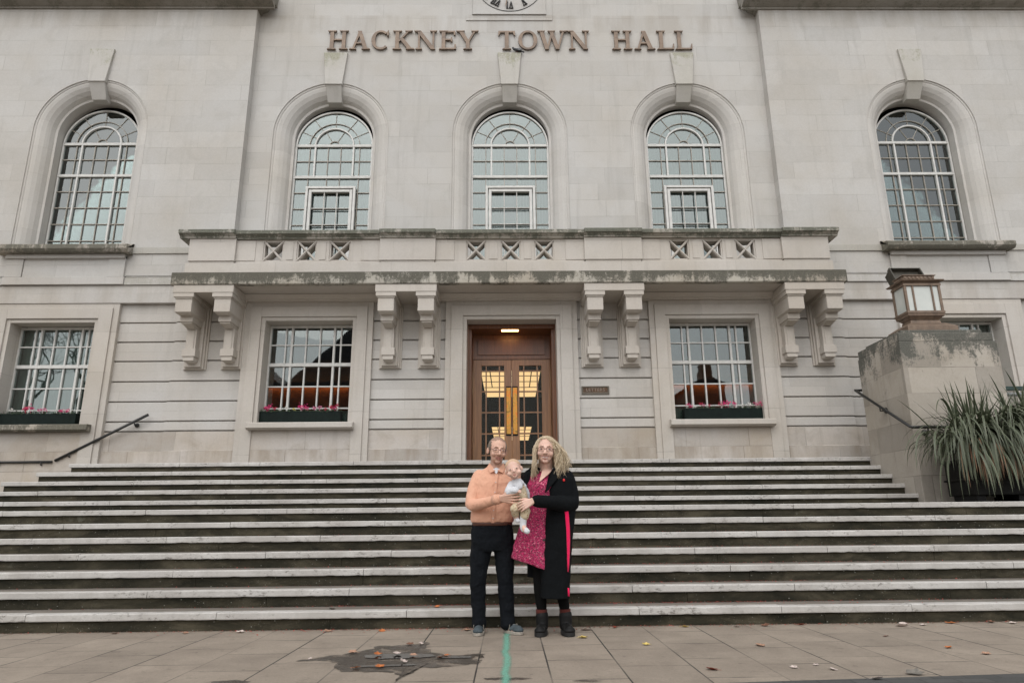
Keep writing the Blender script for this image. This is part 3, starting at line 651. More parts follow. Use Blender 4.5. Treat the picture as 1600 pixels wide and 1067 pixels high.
def letter(ch, a, b):
    m = MB(); x0, x1 = px(a), px(b); w = x1-x0; z0, z1 = ZL, ZL+HT; zm = ZL+HT*.53
    if ch == 'H':
        for q in (.25, .77): stroke(m, (x0+w*q, z0), (x0+w*q, z1), TK); serif(m, x0+w*q, z0, .20, False); serif(m, x0+w*q, z1, .20, True)
        bar(m, x0+w*.25, x0+w*.77, zm, TN)
    elif ch == 'A':
        stroke(m, (x0+w*.20, z0), (x0+w*.50, z1), TN+.012); stroke(m, (x0+w*.79, z0), (x0+w*.475, z1), TK+.01)
        bar(m, x0+w*.30, x0+w*.68, z0+HT*.34, TN); serif(m, x0+w*.19, z0, .16, False); serif(m, x0+w*.80, z0, .19, False)
    elif ch == 'C':
        ring(m, x0+w*.53, R(48), R(314), w*1.0, TK+.005, TN)
        m.prism_y([(x0+w*.86, z1-.14), (x0+w*.95, z1-.14), (x0+w*.95, z1+.005), (x0+w*.87, z1-.04)], YC-.08, YC-.012)
    elif ch == 'O': ring(m, x0+w*.5, 0, 2*math.pi, w*1.0, TK+.005, TN)
    elif ch == 'K':
        stroke(m, (x0+w*.24, z0), (x0+w*.24, z1), TK); serif(m, x0+w*.24, z0, .20, False); serif(m, x0+w*.24, z1, .20, True)
        stroke(m, (x0+w*.30, z0+HT*.42), (x0+w*.78, z1), TN+.01); stroke(m, (x0+w*.86, z0), (x0+w*.42, z0+HT*.60), TK+.02)
        serif(m, x0+w*.78, z1, .17, True); serif(m, x0+w*.87, z0, .20, False)
    elif ch == 'N':
        stroke(m, (x0+w*.20, z0), (x0+w*.20, z1), TN+.008); stroke(m, (x0+w*.85, z0), (x0+w*.85, z1), TN+.008)
        stroke(m, (x0+w*.84, z0), (x0+w*.18, z1), TK+.02); serif(m, x0+w*.2, z0, .15, False); serif(m, x0+w*.12, z1, .14, True); serif(m, x0+w*.85, z1, .16, True)
    elif ch == 'E':
        stroke(m, (x0+w*.28, z0), (x0+w*.28, z1), TK); serif(m, x0+w*.28, z0, .20, False); serif(m, x0+w*.28, z1, .20, True)
        bar(m, x0+w*.28, x0+w*.92, z0+.018, .036); bar(m, x0+w*.28, x0+w*.88, z1-.018, .036); bar(m, x0+w*.28, x0+w*.72, zm, .032)
        for q, za, zb in ((.90, z0, z0+.12), (.86, z1-.11, z1), (.70, zm-.055, zm+.055)):
            m.prism_y([(x0+w*q-.012, za), (x0+w*q+.022, za), (x0+w*q+.022, zb), (x0+w*q-.012, zb)], YC-.058, YC-.012)
    elif ch == 'Y':
        stroke(m, (x0+w*.5, z0), (x0+w*.5, z0+HT*.46), TK); serif(m, x0+w*.5, z0, .20, False)
        stroke(m, (x0+w*.48, z0+HT*.42), (x0+w*.17, z1), TK+.01); stroke(m, (x0+w*.53, z0+HT*.42), (x0+w*.82, z1), TN+.01)
        serif(m, x0+w*.16, z1, .19, True); serif(m, x0+w*.83, z1, .16, True)
    elif ch == 'T':
        stroke(m, (x0+w*.5, z0), (x0+w*.5, z1), TK+.004); serif(m, x0+w*.5, z0, .20, False); bar(m, x0+w*.03, x0+w*.97, z1-.020, .040)
        for q, s_ in ((.03, 1), (.97, -1)):
            xx = x0+w*q; m.prism_y(sorted([(xx, z1-.12), (xx, z1)])+[(xx+s_*.055, z1-.03), (xx+s_*.018, z1-.12)][::1], YC-.058, YC-.012)
    elif ch == 'W':
        for (p, q, th) in ((.30, .10, TK+.005), (.32, .50, TN+.01), (.68, .46, TK+.005), (.70, .90, TN+.01)): stroke(m, (x0+w*p, z0), (x0+w*q, z1), th)
        for q in (.09, .47, .91): serif(m, x0+w*q, z1, .17, True)
    elif ch == 'L':
        stroke(m, (x0+w*.28, z0), (x0+w*.28, z1), TK); serif(m, x0+w*.28, z0, .20, False); serif(m, x0+w*.28, z1, .20, True)
        bar(m, x0+w*.28, x0+w*.94, z0+.018, .036); m.prism_y([(x0+w*.88, z0), (x0+w*.98, z0), (x0+w*1.0, z0+.14), (x0+w*.95, z0+.14)], YC-.058, YC-.012)
    m.build('letter', M_bronze, sign)
for ch, a, b in (('H', 509.5, 545), ('A', 545, 578.5), ('C', 579, 608), ('K', 612, 645), ('N', 647, 681.5), ('E', 684, 713), ('Y', 713, 747),
                 ('T', 777, 805), ('O', 809, 839), ('W', 841, 884), ('N', 886.5, 920), ('H', 954, 988.5), ('A', 989.5, 1024), ('L', 1025.5, 1053.5), ('L', 1054, 1082)):
    letter(ch, a, b)
clock = empty('wall_clock', (0, YC, 12.92), 'stone clock face with black Roman numerals in a square frame above the lettering', 'clock')
f = MB(); f.box(-.97, .975, YC-.02, YC+.02, 11.905, 12.04); f.box(-.97, -.835, YC-.02, YC+.02, 12.04, 13.9); f.box(.84, .975, YC-.02, YC+.02, 12.04, 13.9)
f.box(-.83, .835, YC-.05, YC+.01, 12.045, 12.075)
f.build('square_frame', M_up, clock)
dz = MB().box(-.83, .835, YC-.012, YC+.01, 12.08, 13.85); dz.build('dial', M_up, clock)
rg = MB(); n = 72
for k in range(n):
    a, b = 2*math.pi*k/n, 2*math.pi*(k+1)/n
    rg.prism_y([(q*math.cos(u)+.02, 12.925+q*math.sin(u)) for q, u in ((.770, a), (.782, a), (.782, b), (.770, b))], YC-.022, YC-.008)
rg.build('dial_ring', M_dark, clock)
def numeral(txt, hour):
    m = MB(); a = R(90-30*hour); up = Vector((math.cos(a), 0, math.sin(a))); rt = Vector((up.z, 0, -up.x)); c = Vector((.02, 0, 12.925))+up*.62
    wd = {'I': .05, 'V': .12, 'X': .12}; tot = sum(wd[q] for q in txt); x = -tot/2; h = .085
    def st(xa, za, xb, zb, w):
        pts = []
        for xx, z in ((xa-w/2, za), (xa+w/2, za), (xb+w/2, zb), (xb-w/2, zb)): p = c+rt*xx+up*z; pts.append((p.x, p.z))
        m.prism_y(pts, YC-.04-(len(m.v) % 97)*.00006, YC-.013)
    for q in txt:
        w = wd[q]
        if q == 'I': st(x+w/2, -h, x+w/2, h, .024)
        if q == 'V': st(x+w*.5, -h, x+w*.2, h, .026); st(x+w*.5, -h, x+w*.82, h, .012)
        if q == 'X': st(x+w*.85, -h, x+w*.15, h, .026); st(x+w*.15, -h, x+w*.85, h, .012)
        if q != 'X': st(x+w*.5-.026, -h, x+w*.5+.026, -h, .001) if False else None
        st(x+w*.5, h-.008, x+w*.5, h, w*.9); (st(x+w*.5, -h, x+w*.5, -h+.008, w*.7) if q != 'V' else None)
        x += w
    m.build('numeral', M_dark, clock)
for h, q in enumerate(('XII', 'I', 'II', 'III', 'IIII', 'V', 'VI', 'VII', 'VIII', 'IX', 'X', 'XI')): numeral(q, h if h else 12)
hd = MB(); hd.hexa([(-.085, YC-.06, 12.27), (-.065, YC-.06, 12.27), (-.065, YC-.05, 12.27), (-.085, YC-.05, 12.27)], [(.0, YC-.06, 12.925), (.035, YC-.06, 12.925), (.035, YC-.05, 12.925), (.0, YC-.05, 12.925)])
hd.build('minute_hand', M_bronze, clock)
hd = MB(); hd.hexa([(-.01, YC-.07, 12.90), (.0, YC-.07, 12.93), (.0, YC-.062, 12.93), (-.01, YC-.062, 12.90)], [(.38, YC-.07, 13.02), (.36, YC-.07, 13.06), (.36, YC-.062, 13.06), (.38, YC-.062, 13.02)])
hd.build('hour_hand', M_bronze, clock)
plq = empty('letter_box_plate', (1.6, 12.82, 3.385), 'small brass letter box plate with worn lettering right of the entrance', 'letter box')
m = MB(); m.box(1.335, 1.865, 12.822, 12.87, 3.31, 3.345); m.box(1.335, 1.865, 12.822, 12.87, 3.445, 3.468); m.box(1.335, 1.365, 12.822, 12.87, 3.345, 3.445); m.box(1.835, 1.865, 12.822, 12.87, 3.345, 3.445)
m.build('frame', simple('dark_bronze', (.11, .095, .075), .45, .2, 20, Metallic=.4), plq, bevel=.004)
MB().box(1.365, 1.835, 12.838, 12.87, 3.345, 3.445).build('flap', simple('brown_brass', (.075, .04, .02), .4, .4, 12, Metallic=.4), plq)
tc = bpy.data.curves.new('lettering', 'FONT'); tc.body = 'LETTERS'; tc.size = .088; tc.align_x = 'CENTER'; tc.align_y = 'CENTER'; tc.extrude = .002; tc.space_character = 1.12
to = bpy.data.objects.new('lettering', tc); COL.objects.link(to); to.parent = plq; to.location = (0, .013, .010); to.rotation_euler = (R(90), 0, 0)
bpy.context.view_layer.update()
lm_ = bpy.data.meshes.new_from_object(to.evaluated_get(bpy.context.evaluated_depsgraph_get())); lo_ = bpy.data.objects.new('lettering', lm_); COL.objects.link(lo_); lo_.parent = plq; lo_.location = to.location; lo_.rotation_euler = to.rotation_euler
bpy.data.objects.remove(to)
lm_.materials.clear(); lm_.materials.append(simple('worn_brass_letters', (.25, .20, .16), .5, .4, 60))
# ================================================================ ground
def paving_mat():
    t = NT('paving_slabs'); v = t.tc.outputs['Object']; P = t.sep(v)
    n = t.n.new('ShaderNodeTexBrick'); t.link(t.comb(t.math('ADD', P[1], .31), t.math('ADD', P[0], .303), 0.), n.inputs['Vector'])
    n.inputs['Scale'].default_value = 1; n.inputs['Brick Width'].default_value = .62; n.inputs['Row Height'].default_value = .487; n.offset = .37; n.offset_frequency = 2
    n.inputs['Mortar Size'].default_value = .0055; n.inputs['Mortar Smooth'].default_value = 0
    n.inputs['Color1'].default_value = (0, 0, 0, 1); n.inputs['Color2'].default_value = (1, 1, 1, 1); n.inputs['Mortar'].default_value = (.5, .5, .5, 1)
    tint = t.math('MULTIPLY_ADD', n.outputs['Color'], .14, .93)
    f = t.noise(v, 120, 5, .75); m = t.noise(v, 2.2, 6, .65, .4); sp = t.noise(v, 9, 6, .7, .6)
    c = t.mix(t.ramp(m, [(.35, 0.), (.7, 1.)]), (.295, .247, .198), (.215, .178, .142))
    c = t.mix(1., c, t.comb(tint, tint, tint), 'MULTIPLY')
    c = t.mix(t.math('MULTIPLY', t.ramp(sp, [(.58, 0.), (.70, 1.)]), .45), c, (.085, .07, .058))
    sp2 = t.vor(v, 26); c = t.mix(t.math('MULTIPLY', t.ramp(sp2, [(.05, 1.), (.11, 0.)]), t.ramp(t.noise(v, 5, 2), [(.5, 0.), (.6, .55)])), c, (.05, .045, .04))
    f2 = t.noise(v, 42, 4, .8); g = t.math('MULTIPLY_ADD', t.math('ADD', f, f2), .65, .35); c = t.mix(1., c, t.comb(g, g, g), 'MULTIPLY')
    jn = t.ramp(t.noise(t.mapping(v, (1.6, .35, 1)), 1.5, 3), [(.42, .30), (.56, 1.)])
    c = t.mix(t.math('MULTIPLY', n.outputs['Fac'], jn), c, (.022, .019, .016))
    t.base(c, .82); t.bump(t.math('ADD', t.math('MULTIPLY', f, .5), t.math('MULTIPLY', n.outputs['Fac'], -1.5)), .45, .004)
    return t.m
gr = MB().add([(-150, -150, 0), (150, -150, 0), (150, 7.6, 0), (-150, 7.6, 0)], [(0, 1, 2, 3)]).build('pavement', paving_mat())
tag(gr, 'brown concrete slab pavement in front of the steps', 'pavement', kind='structure')
t = NT('granite_setts'); v = t.tc.outputs['Object']; P = t.sep(v)
n = t.n.new('ShaderNodeTexBrick'); t.link(v, n.inputs['Vector']); n.inputs['Scale'].default_value = 1; n.inputs['Brick Width'].default_value = .21; n.inputs['Row Height'].default_value = .105
n.inputs['Mortar Size'].default_value = .005; n.inputs['Color1'].default_value = (.040, .042, .042, 1); n.inputs['Color2'].default_value = (.070, .070, .068, 1); n.inputs['Mortar'].default_value = (.018, .017, .016, 1)
t.base(t.mix(t.math('MULTIPLY', t.noise(v, 60, 5), .5), n.outputs['Color'], (.10, .095, .09)), .7); t.bump(t.math('MULTIPLY', n.outputs['Fac'], -1), .5, .006)
st = MB().add([(.95, 4.30, .004), (1.02, 4.47, .004), (14, 5.46, .004), (40, 7.0, .004), (40, -2, .004), (.95, 2.6, .004)], [(0, 1, 2, 3, 4, 5)]).build('path', t.m)
tag(st, 'strip of dark granite setts crossing the paving', 'path', kind='structure')
# ---------------------------------------------------------------- steps
def riser_mat():
    t = NT('damp_riser_stone'); v = t.tc.outputs['Object']
    a = t.noise(t.mapping(v, (1.2, 1, 3.5)), 1.2, 6, .7, .4); f = t.noise(v, 60, 5, .7)
    c = t.ramp(a, [(.34, (.014, .014, .009)), (.50, (.036, .032, .021)), (.64, (.078, .068, .046))])
    g = t.math('MULTIPLY_ADD', f, .7, .65); c = t.mix(1., c, t.comb(g, g, g), 'MULTIPLY')
    s1 = t.vor(t.mapping(v, (1, 1, 1.6)), 15); lump = t.noise(v, .9, 3, .6)
    m = t.math('MULTIPLY', t.ramp(s1, [(.06, 1.), (.12, 0.)]), t.ramp(lump, [(.42, 0.), (.60, .9)]))
    s2 = t.vor(v, 47); m2 = t.math('MULTIPLY', t.ramp(s2, [(.08, 1.), (.16, 0.)]), t.ramp(t.noise(v, 1.6, 3, .6), [(.42, 0.), (.60, .8)]))
    c = t.mix(m, c, (.30, .30, .26)); c = t.mix(m2, c, (.24, .22, .19))
    c = t.mix(t.math('MULTIPLY', t.ramp(t.noise(v, 1.3, 4, .7), [(.64, 0.), (.72, .5)]), t.ramp(t.noise(v, 18, 3), [(.45, 0.), (.6, 1.)])), c, (.17, .17, .13))
    t.base(c, .85, Specular_IOR_Level=.2); t.bump(f, .3, .005); return t.m
def nosing_mat():
    t = NT('worn_white_nosing'); v = t.tc.outputs['Object']
    f = t.noise(v, 45, 6, .75); m = t.noise(v, 2.0, 5, .65, .5); sc = t.noise(t.mapping(v, (16, 16, 34)), 1., 5, .75)
    c = t.mix(t.ramp(m, [(.35, 0.), (.7, 1.)]), (.52, .505, .48), (.37, .35, .325))
    k = t.math('MULTIPLY', t.ramp(sc, [(.54, 0.), (.62, 1.)]), t.ramp(t.noise(t.mapping(v, (2.2, 1, 1)), 1.1, 3), [(.44, 0.), (.60, .8)]))
    c = t.mix(k, c, (.14, .125, .11)); g = t.math('MULTIPLY_ADD', f, .4, .8); c = t.mix(1., c, t.comb(g, g, g), 'MULTIPLY')
    t.base(c, .8); t.bump(f, .3, .004); return t.m
def tread_mat():
    t = NT('grimy_tread_stone'); v = t.tc.outputs['Object']
    f = t.noise(v, 70, 5, .75); m = t.noise(t.mapping(v, (1, 4, 1)), 2., 6, .7)
    c = t.ramp(m, [(.3, (.10, .088, .072)), (.7, (.235, .205, .175))]); g = t.math('MULTIPLY_ADD', f, .7, .65); c = t.mix(1., c, t.comb(g, g, g), 'MULTIPLY')
    t.base(c, .85); t.bump(f, .3, .004); return t.m
M_ris, M_nose, M_tread = riser_mat(), nosing_mat(), tread_mat()
steps = empty('entrance_steps', (0, 7, 0), 'broad flight of twelve stone steps with white nosings rising to the entrance', 'steps')
RS = .1648
def sy(k): return 6.835+(k-1)*.3612 if k <= 7 else 10.425+(k-8)*.3135
XL = {8: -8.72, 9: -8.40, 10: -8.09, 11: -7.78, 12: -7.47}; XRT = 6.12
rs = random.Random(3)
for k in range(1, 13):
    y, z = sy(k), k*RS; yn = sy(k+1)+.05 if k < 12 else 13.9
    xa, xb = (-17, 17) if k <= 7 else (XL[k], XRT)
    if k == 7: yn = 13.05
    rb = MB(); x = xa+(.03 if k > 7 else 0); end = xb-(.0 if k > 7 else 0); J = []
    while x < end:
        nx = min(end, x+rs.uniform(1.7, 2.7))
        if end-nx < .6: nx = end
        rb.box(x+.002, nx-.002, y+.032+rs.uniform(-.002, .002), yn+.2 if k not in (7, 12) else y+.4, z-RS-.0, z-.064); x = nx
    so = rb.build('step', M_ris, steps)
    nb = MB(); x = xa; jit = rs.uniform(0, 1)
    first = True
    while x < xb:
        nx = min(xb, x+(rs.uniform(.7, 2.2) if first else rs.uniform(1.2, 2.2))); first = False
        if xb-nx < .5: nx = xb
        dy, dz = rs.uniform(-.003, .003), rs.uniform(-.0022, .0022); dz2 = dz+rs.uniform(-.0012, .0012)
        n_ = max(4, int((nx-x)/.045)); vs = []
        for i_ in range(n_+1):
            f_ = i_/n_; xx = x+.003+(nx-x-.006)*f_; zt = z+dz+(dz2-dz)*f_
            ch = max(0, noise.noise(Vector((xx*3.1, k*7.7, 1)))-.22)*.018+max(0, noise.noise(Vector((xx*14, k*3.3, 5)))-.25)*.010; cb = max(0, noise.noise(Vector((xx*9, k*5.1, 9)))-.2)*.014
            vs += [(xx, y+dy+.003, z-.064+cb), (xx, y+dy, z-.056+cb), (xx, y+dy+ch*.4, zt-.007-ch), (xx, y+dy+.007+ch, zt), (xx, y+.13, zt), (xx, y+.13, z-.064)]
        fs = [(i_*6+q, i_*6+(q+1) % 6, (i_+1)*6+(q+1) % 6, (i_+1)*6+q) for i_ in range(n_) for q in range(6)]+[(0, 1, 2, 3, 4, 5), tuple(n_*6+q for q in (5, 4, 3, 2, 1, 0))]
        nb.add(vs, fs); x = nx
    if k > 7:
        nb.box(XL[k]-.001, XL[k]+.12, y+.1305, 12.86, z-.064, z+.001)
    nb.build('nosing', M_nose, so)
    MB().box(xa+(.121 if k > 7 else 0), xb, y+.131, yn, z-.06, z-.0015).build('tread', M_tread, so)
    if k > 7: MB().box(xa+.03, xa+.3, y+.42, 12.84, z-RS, z-.0645).build('side_riser', M_ris, so)
# ---------------------------------------------------------------- pier
ZL0 = 7*RS
pier = empty('stone_pier', (6.9, 10.9, ZL0), 'weathered square stone pier at the right end of the steps carrying a lantern', 'pier')
M_pier = stone('stone_pier', (.40, .365, .32), (.31, .275, .225), .85, .415, .33, joint=.75, blockvar=.17, stain=.5, streak=.4, lichen=.95, lich_lo=1.58, lich_top=(3.45, .55), dark=(.065, .065, .055), jw=.006, pit=.5)
PX0, PX1, PY0, PY1 = 6.10, 7.66, 10.30, 11.62
MB().box(PX0, PX1, PY0, PY1, ZL0-.02, 3.66).build('shaft', M_pier, pier, bevel=.012)
MB().box(PX0+.012, PX1-.04, PY0+.012, PY1-.01, 3.661, 3.80).build('cap_course', M_pier, pier, bevel=.012)
MB().box(PX0+.12, PX1-.13, PY0+.12, PY1-.10, 3.801, 3.875).build('cap_plinth', M_pier, pier, bevel=.01)
# ---------------------------------------------------------------- lantern on the pier
lan = empty('bronze_lantern', (6.9, 10.9, 3.87), 'square bronze lantern with frosted panes standing on the stone pier', 'lantern')
M_lb = M_bronze
t = NT('frosted_glass'); t.base(t.ramp(t.noise(t.tc.outputs['Object'], 3, 3), [(.3, (.50, .53, .50)), (.7, (.60, .62, .585))]), .22); t.b.inputs['Coat Weight'].default_value = .5; M_frost = t.m
lx, ly, DH = 6.94, 10.99, .12
def sq(m, h0, z0, h1, z1):
    a, b = h0-DH, h1-DH
    m.hexa([(lx-h0, ly-a, z0), (lx+h0, ly-a, z0), (lx+h0, ly+a, z0), (lx-h0, ly+a, z0)], [(lx-h1, ly-b, z1), (lx+h1, ly-b, z1), (lx+h1, ly+b, z1), (lx-h1, ly+b, z1)])
m = MB(); sq(m, .42, 3.876, .42, 4.03); sq(m, .41, 4.031, .31, 4.10); sq(m, .26, 4.101, .25, 4.17); sq(m, .24, 4.171, .29, 4.225); sq(m, .305, 4.226, .315, 4.275)
m.build('base', M_lb, lan, bevel=.006)
z0, z1, h = 4.276, 4.80, .31; hy = h-DH
fr = MB()
for sx in (-1, 1):
    for sy_ in (-1, 1):
        a, b = sorted((lx+sx*h, lx+sx*(h-.04))); c, d = sorted((ly+sy_*hy, ly+sy_*(hy-.04))); fr.box(a, b, c, d, z0+.04, z1-.04)
for z in (z0, z1-.04):
    fr.box(lx-h-.01, lx+h+.01, ly-hy-.01, ly-hy+.035, z, z+.04); fr.box(lx-h-.01, lx+h+.01, ly+hy-.035, ly+hy+.01, z, z+.04)
    fr.box(lx-h-.01, lx-h+.035, ly-hy+.035, ly+hy-.035, z, z+.04); fr.box(lx+h-.035, lx+h+.01, ly-hy+.035, ly+hy-.035, z, z+.04)
for q in (-.52, .52):
    fr.box(lx+q*h-.013, lx+q*h+.013, ly-hy+.0, ly-hy+.03, z0+.04, z1-.04); fr.box(lx+q*h-.013, lx+q*h+.013, ly+hy-.03, ly+hy, z0+.04, z1-.04)
fr.build('frame', M_lb, lan, bevel=.003)
for q in range(4):
    g = MB(); e = h-.022; ey = hy-.022
    if q == 0: g.box(lx-h+.02, lx+h-.02, ly-ey, ly-ey+.006, z0+.03, z1-.03)
    if q == 1: g.box(lx-h+.02, lx+h-.02, ly+ey-.006, ly+ey, z0+.03, z1-.03)
    if q == 2: g.box(lx-e, lx-e+.006, ly-hy+.03, ly+hy-.03, z0+.03, z1-.03)
    if q == 3: g.box(lx+e-.006, lx+e, ly-hy+.03, ly+hy-.03, z0+.03, z1-.03)
    g.build('pane', M_frost, lan)
m = MB(); sq(m, .295, z1+.001, .32, z1+.03); sq(m, .355, z1+.031, .37, z1+.055); sq(m, .365, z1+.056, .29, z1+.085); sq(m, .265, z1+.086, .265, z1+.15)
for k in range(8):
    x = lx-.24+.48*k/7; m.box(x-.016, x+.016, ly-.160, ly-.146, z1+.095, z1+.14); m.box(lx-.280, lx-.266, ly-.12+.24*k/7-.010, ly-.12+.24*k/7+.010, z1+.095, z1+.14)
m.box(lx-.285, lx+.285, ly-.165, ly+.165, z1+.151, z1+.165)
m.build('roof', M_lb, lan, bevel=.004)
fl = empty('floodlight', (6.85, 11.55, 4.6), 'dark box floodlight raised on a bracket behind the bronze lantern', 'floodlight')
m = MB(); c = Vector((7.10, 11.42, 5.06)); rot = Matrix.Rotation(R(-28), 3, 'X')
def rb(m, x0, x1, y0, y1, za, zb):
    P = [(x0,y0,za),(x1,y0,za),(x1,y1,za),(x0,y1,za),(x0,y0,zb),(x1,y0,zb),(x1,y1,zb),(x0,y1,zb)]
    m.add([c+rot@Vector(p) for p in P], [(0,3,2,1),(4,5,6,7),(0,1,5,4),(1,2,6,5),(2,3,7,6),(3,0,4,7)])
rb(m, -.27, .27, -.02, .12, -.24, .24); rb(m, -.285, -.262, -.10, -.021, -.25, .25); rb(m, .262, .285, -.10, -.021, -.25, .25); rb(m, -.262, .262, -.10, -.021, .235, .25); rb(m, -.262, .262, -.10, -.021, -.25, -.235)
m.build('housing', simple('dark_bronze_housing', (.045, .04, .03), .5, .3, 12), fl)
MB().tube([(6.95, 11.45, 3.8), (6.95, 11.47, 4.7), (7.05, 11.50, 5.0)], .025, 8).build('bracket', M_dark, fl)
# ---------------------------------------------------------------- handrails
M_rail = simple('black_handrail', (.018, .018, .017), .35, .3, 14)
def rail(loc, label, pts, mounts, normal, r=.024):
    e = empty('handrail', loc, label, 'handrail'); MB().tube(pts, r, 10).build('rail', M_rail, e, smooth=True)
    for p in mounts:
        m = MB(); w = Vector(p); nrm = Vector(normal); q = w+nrm*.10
        m.tube([w+nrm*.003, w+nrm*.03], [.045, .036], 12); m.tube([w+nrm*.02, q+Vector((0, 0, -.005)), q+Vector((0, 0, .05))], .011, 8)
        m.build('wall_bracket', M_rail, e, smooth=True)
rail((-7.6, 12.8, 2.5), 'sloping black handrail on the wall left of the entrance steps', [(-6.84, 12.79, 2.975), (-8.44, 12.79, 2.135)], [(-7.07, 12.88, 2.79), (-8.19, 12.88, 2.205)], (0, -1, 0), .026)
rail((-9.4, 12.8, 2.1), 'level black handrail on the wall at the far left of the landing', [(-8.49, 12.79, 2.115), (-10.6, 12.79, 2.115)], [(-8.68, 12.88, 2.06), (-9.45, 12.88, 2.06), (-10.3, 12.88, 2.06)], (0, -1, 0), .022)
rail((6.0, 10.6, 2.6), 'black handrail sloping down the side of the stone pier and turning along its front',
     [(6.12, 11.66, 3.13), (6.0, 11.66, 3.13), (6.0, 11.62, 3.11), (6.0, 10.20, 2.30), (6.03, 10.19, 2.285), (6.75, 10.19, 2.285)], [], (-1, 0, 0), .023)
e = [o for o in bpy.data.objects if o.name.startswith('handrail')][-1]
for w, nrm in (((6.10, 10.95, 2.66), (-1, 0, 0)), ((6.27, 10.30, 2.215), (0, -1, 0))):
    m = MB(); w = Vector(w); nrm = Vector(nrm); q = w+nrm*.10
    m.tube([w+nrm*.003, w+nrm*.03], [.05, .04], 12); m.tube([w+nrm*.02, q+Vector((0, 0, -.005)), q+Vector((0, 0, .06))], .013, 8); m.build('wall_bracket', M_rail, e, smooth=True)
far = empty('guard_rail', (9.6, 11.8, ZL0), 'dark green double guard rail at the far right edge beyond the pier', 'guard rail')
MB().box(8.86, 11.5, 11.97, 12.03, 3.17, 3.245).build('top_rail', simple('green_black_paint', (.012, .035, .03), .4, .2, 8), far, bevel=.008)
MB().tube([(8.90, 12, 3.10), (11.5, 12, 3.10)], .035, 10).build('lower_rail', simple('grey_steel_rail', (.20, .21, .21), .35, .2, 8), far, smooth=True)
m = MB()
for x in (9.3, 10.9): m.tube([(x, 12, ZL0), (x, 12, 3.17)], .03, 10)
for x in (9.3, 10.9): MB().tube([(x, 12, ZL0), (x, 12, 3.17)], .03, 10).build('post', M_rail, far, smooth=True)
# ---------------------------------------------------------------- planter and plant
plt = empty('planter_trough', (7.3, 9.75, ZL0), 'low black planter trough standing on the landing in front of the pier', 'planter')
m = MB(); m.box(6.32, 8.6, 9.45, 10.05, ZL0+.10, ZL0+.56); m.build('trough', simple('black_planter', (.008, .008, .007), .6, .4, 8, Specular_IOR_Level=.2), plt, bevel=.012)
m = MB(); m.box(6.29, 8.63, 9.42, 10.08, ZL0+.545, ZL0+.60); m.box(6.29, 8.63, 9.425, 10.075, ZL0+.30, ZL0+.33); m.build('rim', simple('black_planter_rim', (.010, .010, .009), .6, .3, 8, Specular_IOR_Level=.2), plt, bevel=.01)
for x in (6.42, 7.0, 7.75, 8.5):
    MB().box(x-.06, x+.06, 9.50, 10.0, ZL0+.001, ZL0+.10).build('foot', M_dark, plt)
def strap_mat():
    t = NT('variegated_leaf'); uv = t.sep(t.tc.outputs['UV'])
    e = t.math('ABSOLUTE', t.math('SUBTRACT', uv[0], .5)); nz = t.noise(t.mapping(t.tc.outputs['UV'], (14, .35, 1)), 1., 3)
    m = t.ramp(t.math('ADD', e, t.math('MULTIPLY', t.math('SUBTRACT', nz, .5), .35)), [(.38, 0.), (.46, .62)])
    tint = t.n.new('ShaderNodeObjectInfo')
    ln = t.noise(t.tc.outputs['Object'], 1.7, 3)
    g = t.mix(ln, (.030, .045, .024), (.085, .104, .056))
    c = t.mix(m, g, (.36, .35, .25)); t.base(c, .48); t.b.inputs['Subsurface Weight'].default_value = 0
    return t.m
M_leafG = strap_mat(); M_leafB = simple('dead_leaf_blade', (.26, .155, .095), .8, .45, 7)
def blades(specs, name, mat, parent):
    vs, fs, uvs = [], [], []
    for (p, az, el, ln, w, droop, seg) in specs:
        d = Vector((math.cos(az)*math.cos(el), math.sin(az)*math.cos(el), math.sin(el))); q = Vector(p); side = Vector((-math.sin(az), math.cos(az), 0))
        b = len(vs); tw = rp.uniform(-.5, .5)
        for i in range(seg+1):
            f = i/seg; ww = w*(.55+.9*f if f < .35 else (.865+.02) if f < .55 else .885*(1-((f-.55)/.45)**1.6))+.0006
            sd = (side*math.cos(tw*f)+d.cross(side)*math.sin(tw*f)); up = sd.cross(d)*-1
            vs += [q-sd*ww, q+up*(-ww*.35), q+sd*ww]
            for u in (0, .5, 1): uvs.append((u, f*ln*3))
            if i < seg:
                k = b+i*3; fs += [(k, k+1, k+4, k+3), (k+1, k+2, k+5, k+4)]
            q = q+d*(ln/seg); d = (d+Vector((0, 0, -droop*(.35+f*1.5)/seg))).normalized()
            if q.y > 10.22: q.y = 10.22; d.y = min(d.y, 0)
    me = bpy.data.meshes.new(name); me.from_pydata(vs, [], fs); ul = me.uv_layers.new(name='uv')
    for lp in me.loops: ul.data[lp.index].uv = uvs[lp.vertex_index]
    for p_ in me.polygons: p_.use_smooth = True
    me.materials.append(mat); o = bpy.data.objects.new(name, me); COL.objects.link(o); o.parent = parent; o.matrix_parent_inverse = Matrix.Translation(-world_loc(parent)) ; return o
rp = random.Random(11)
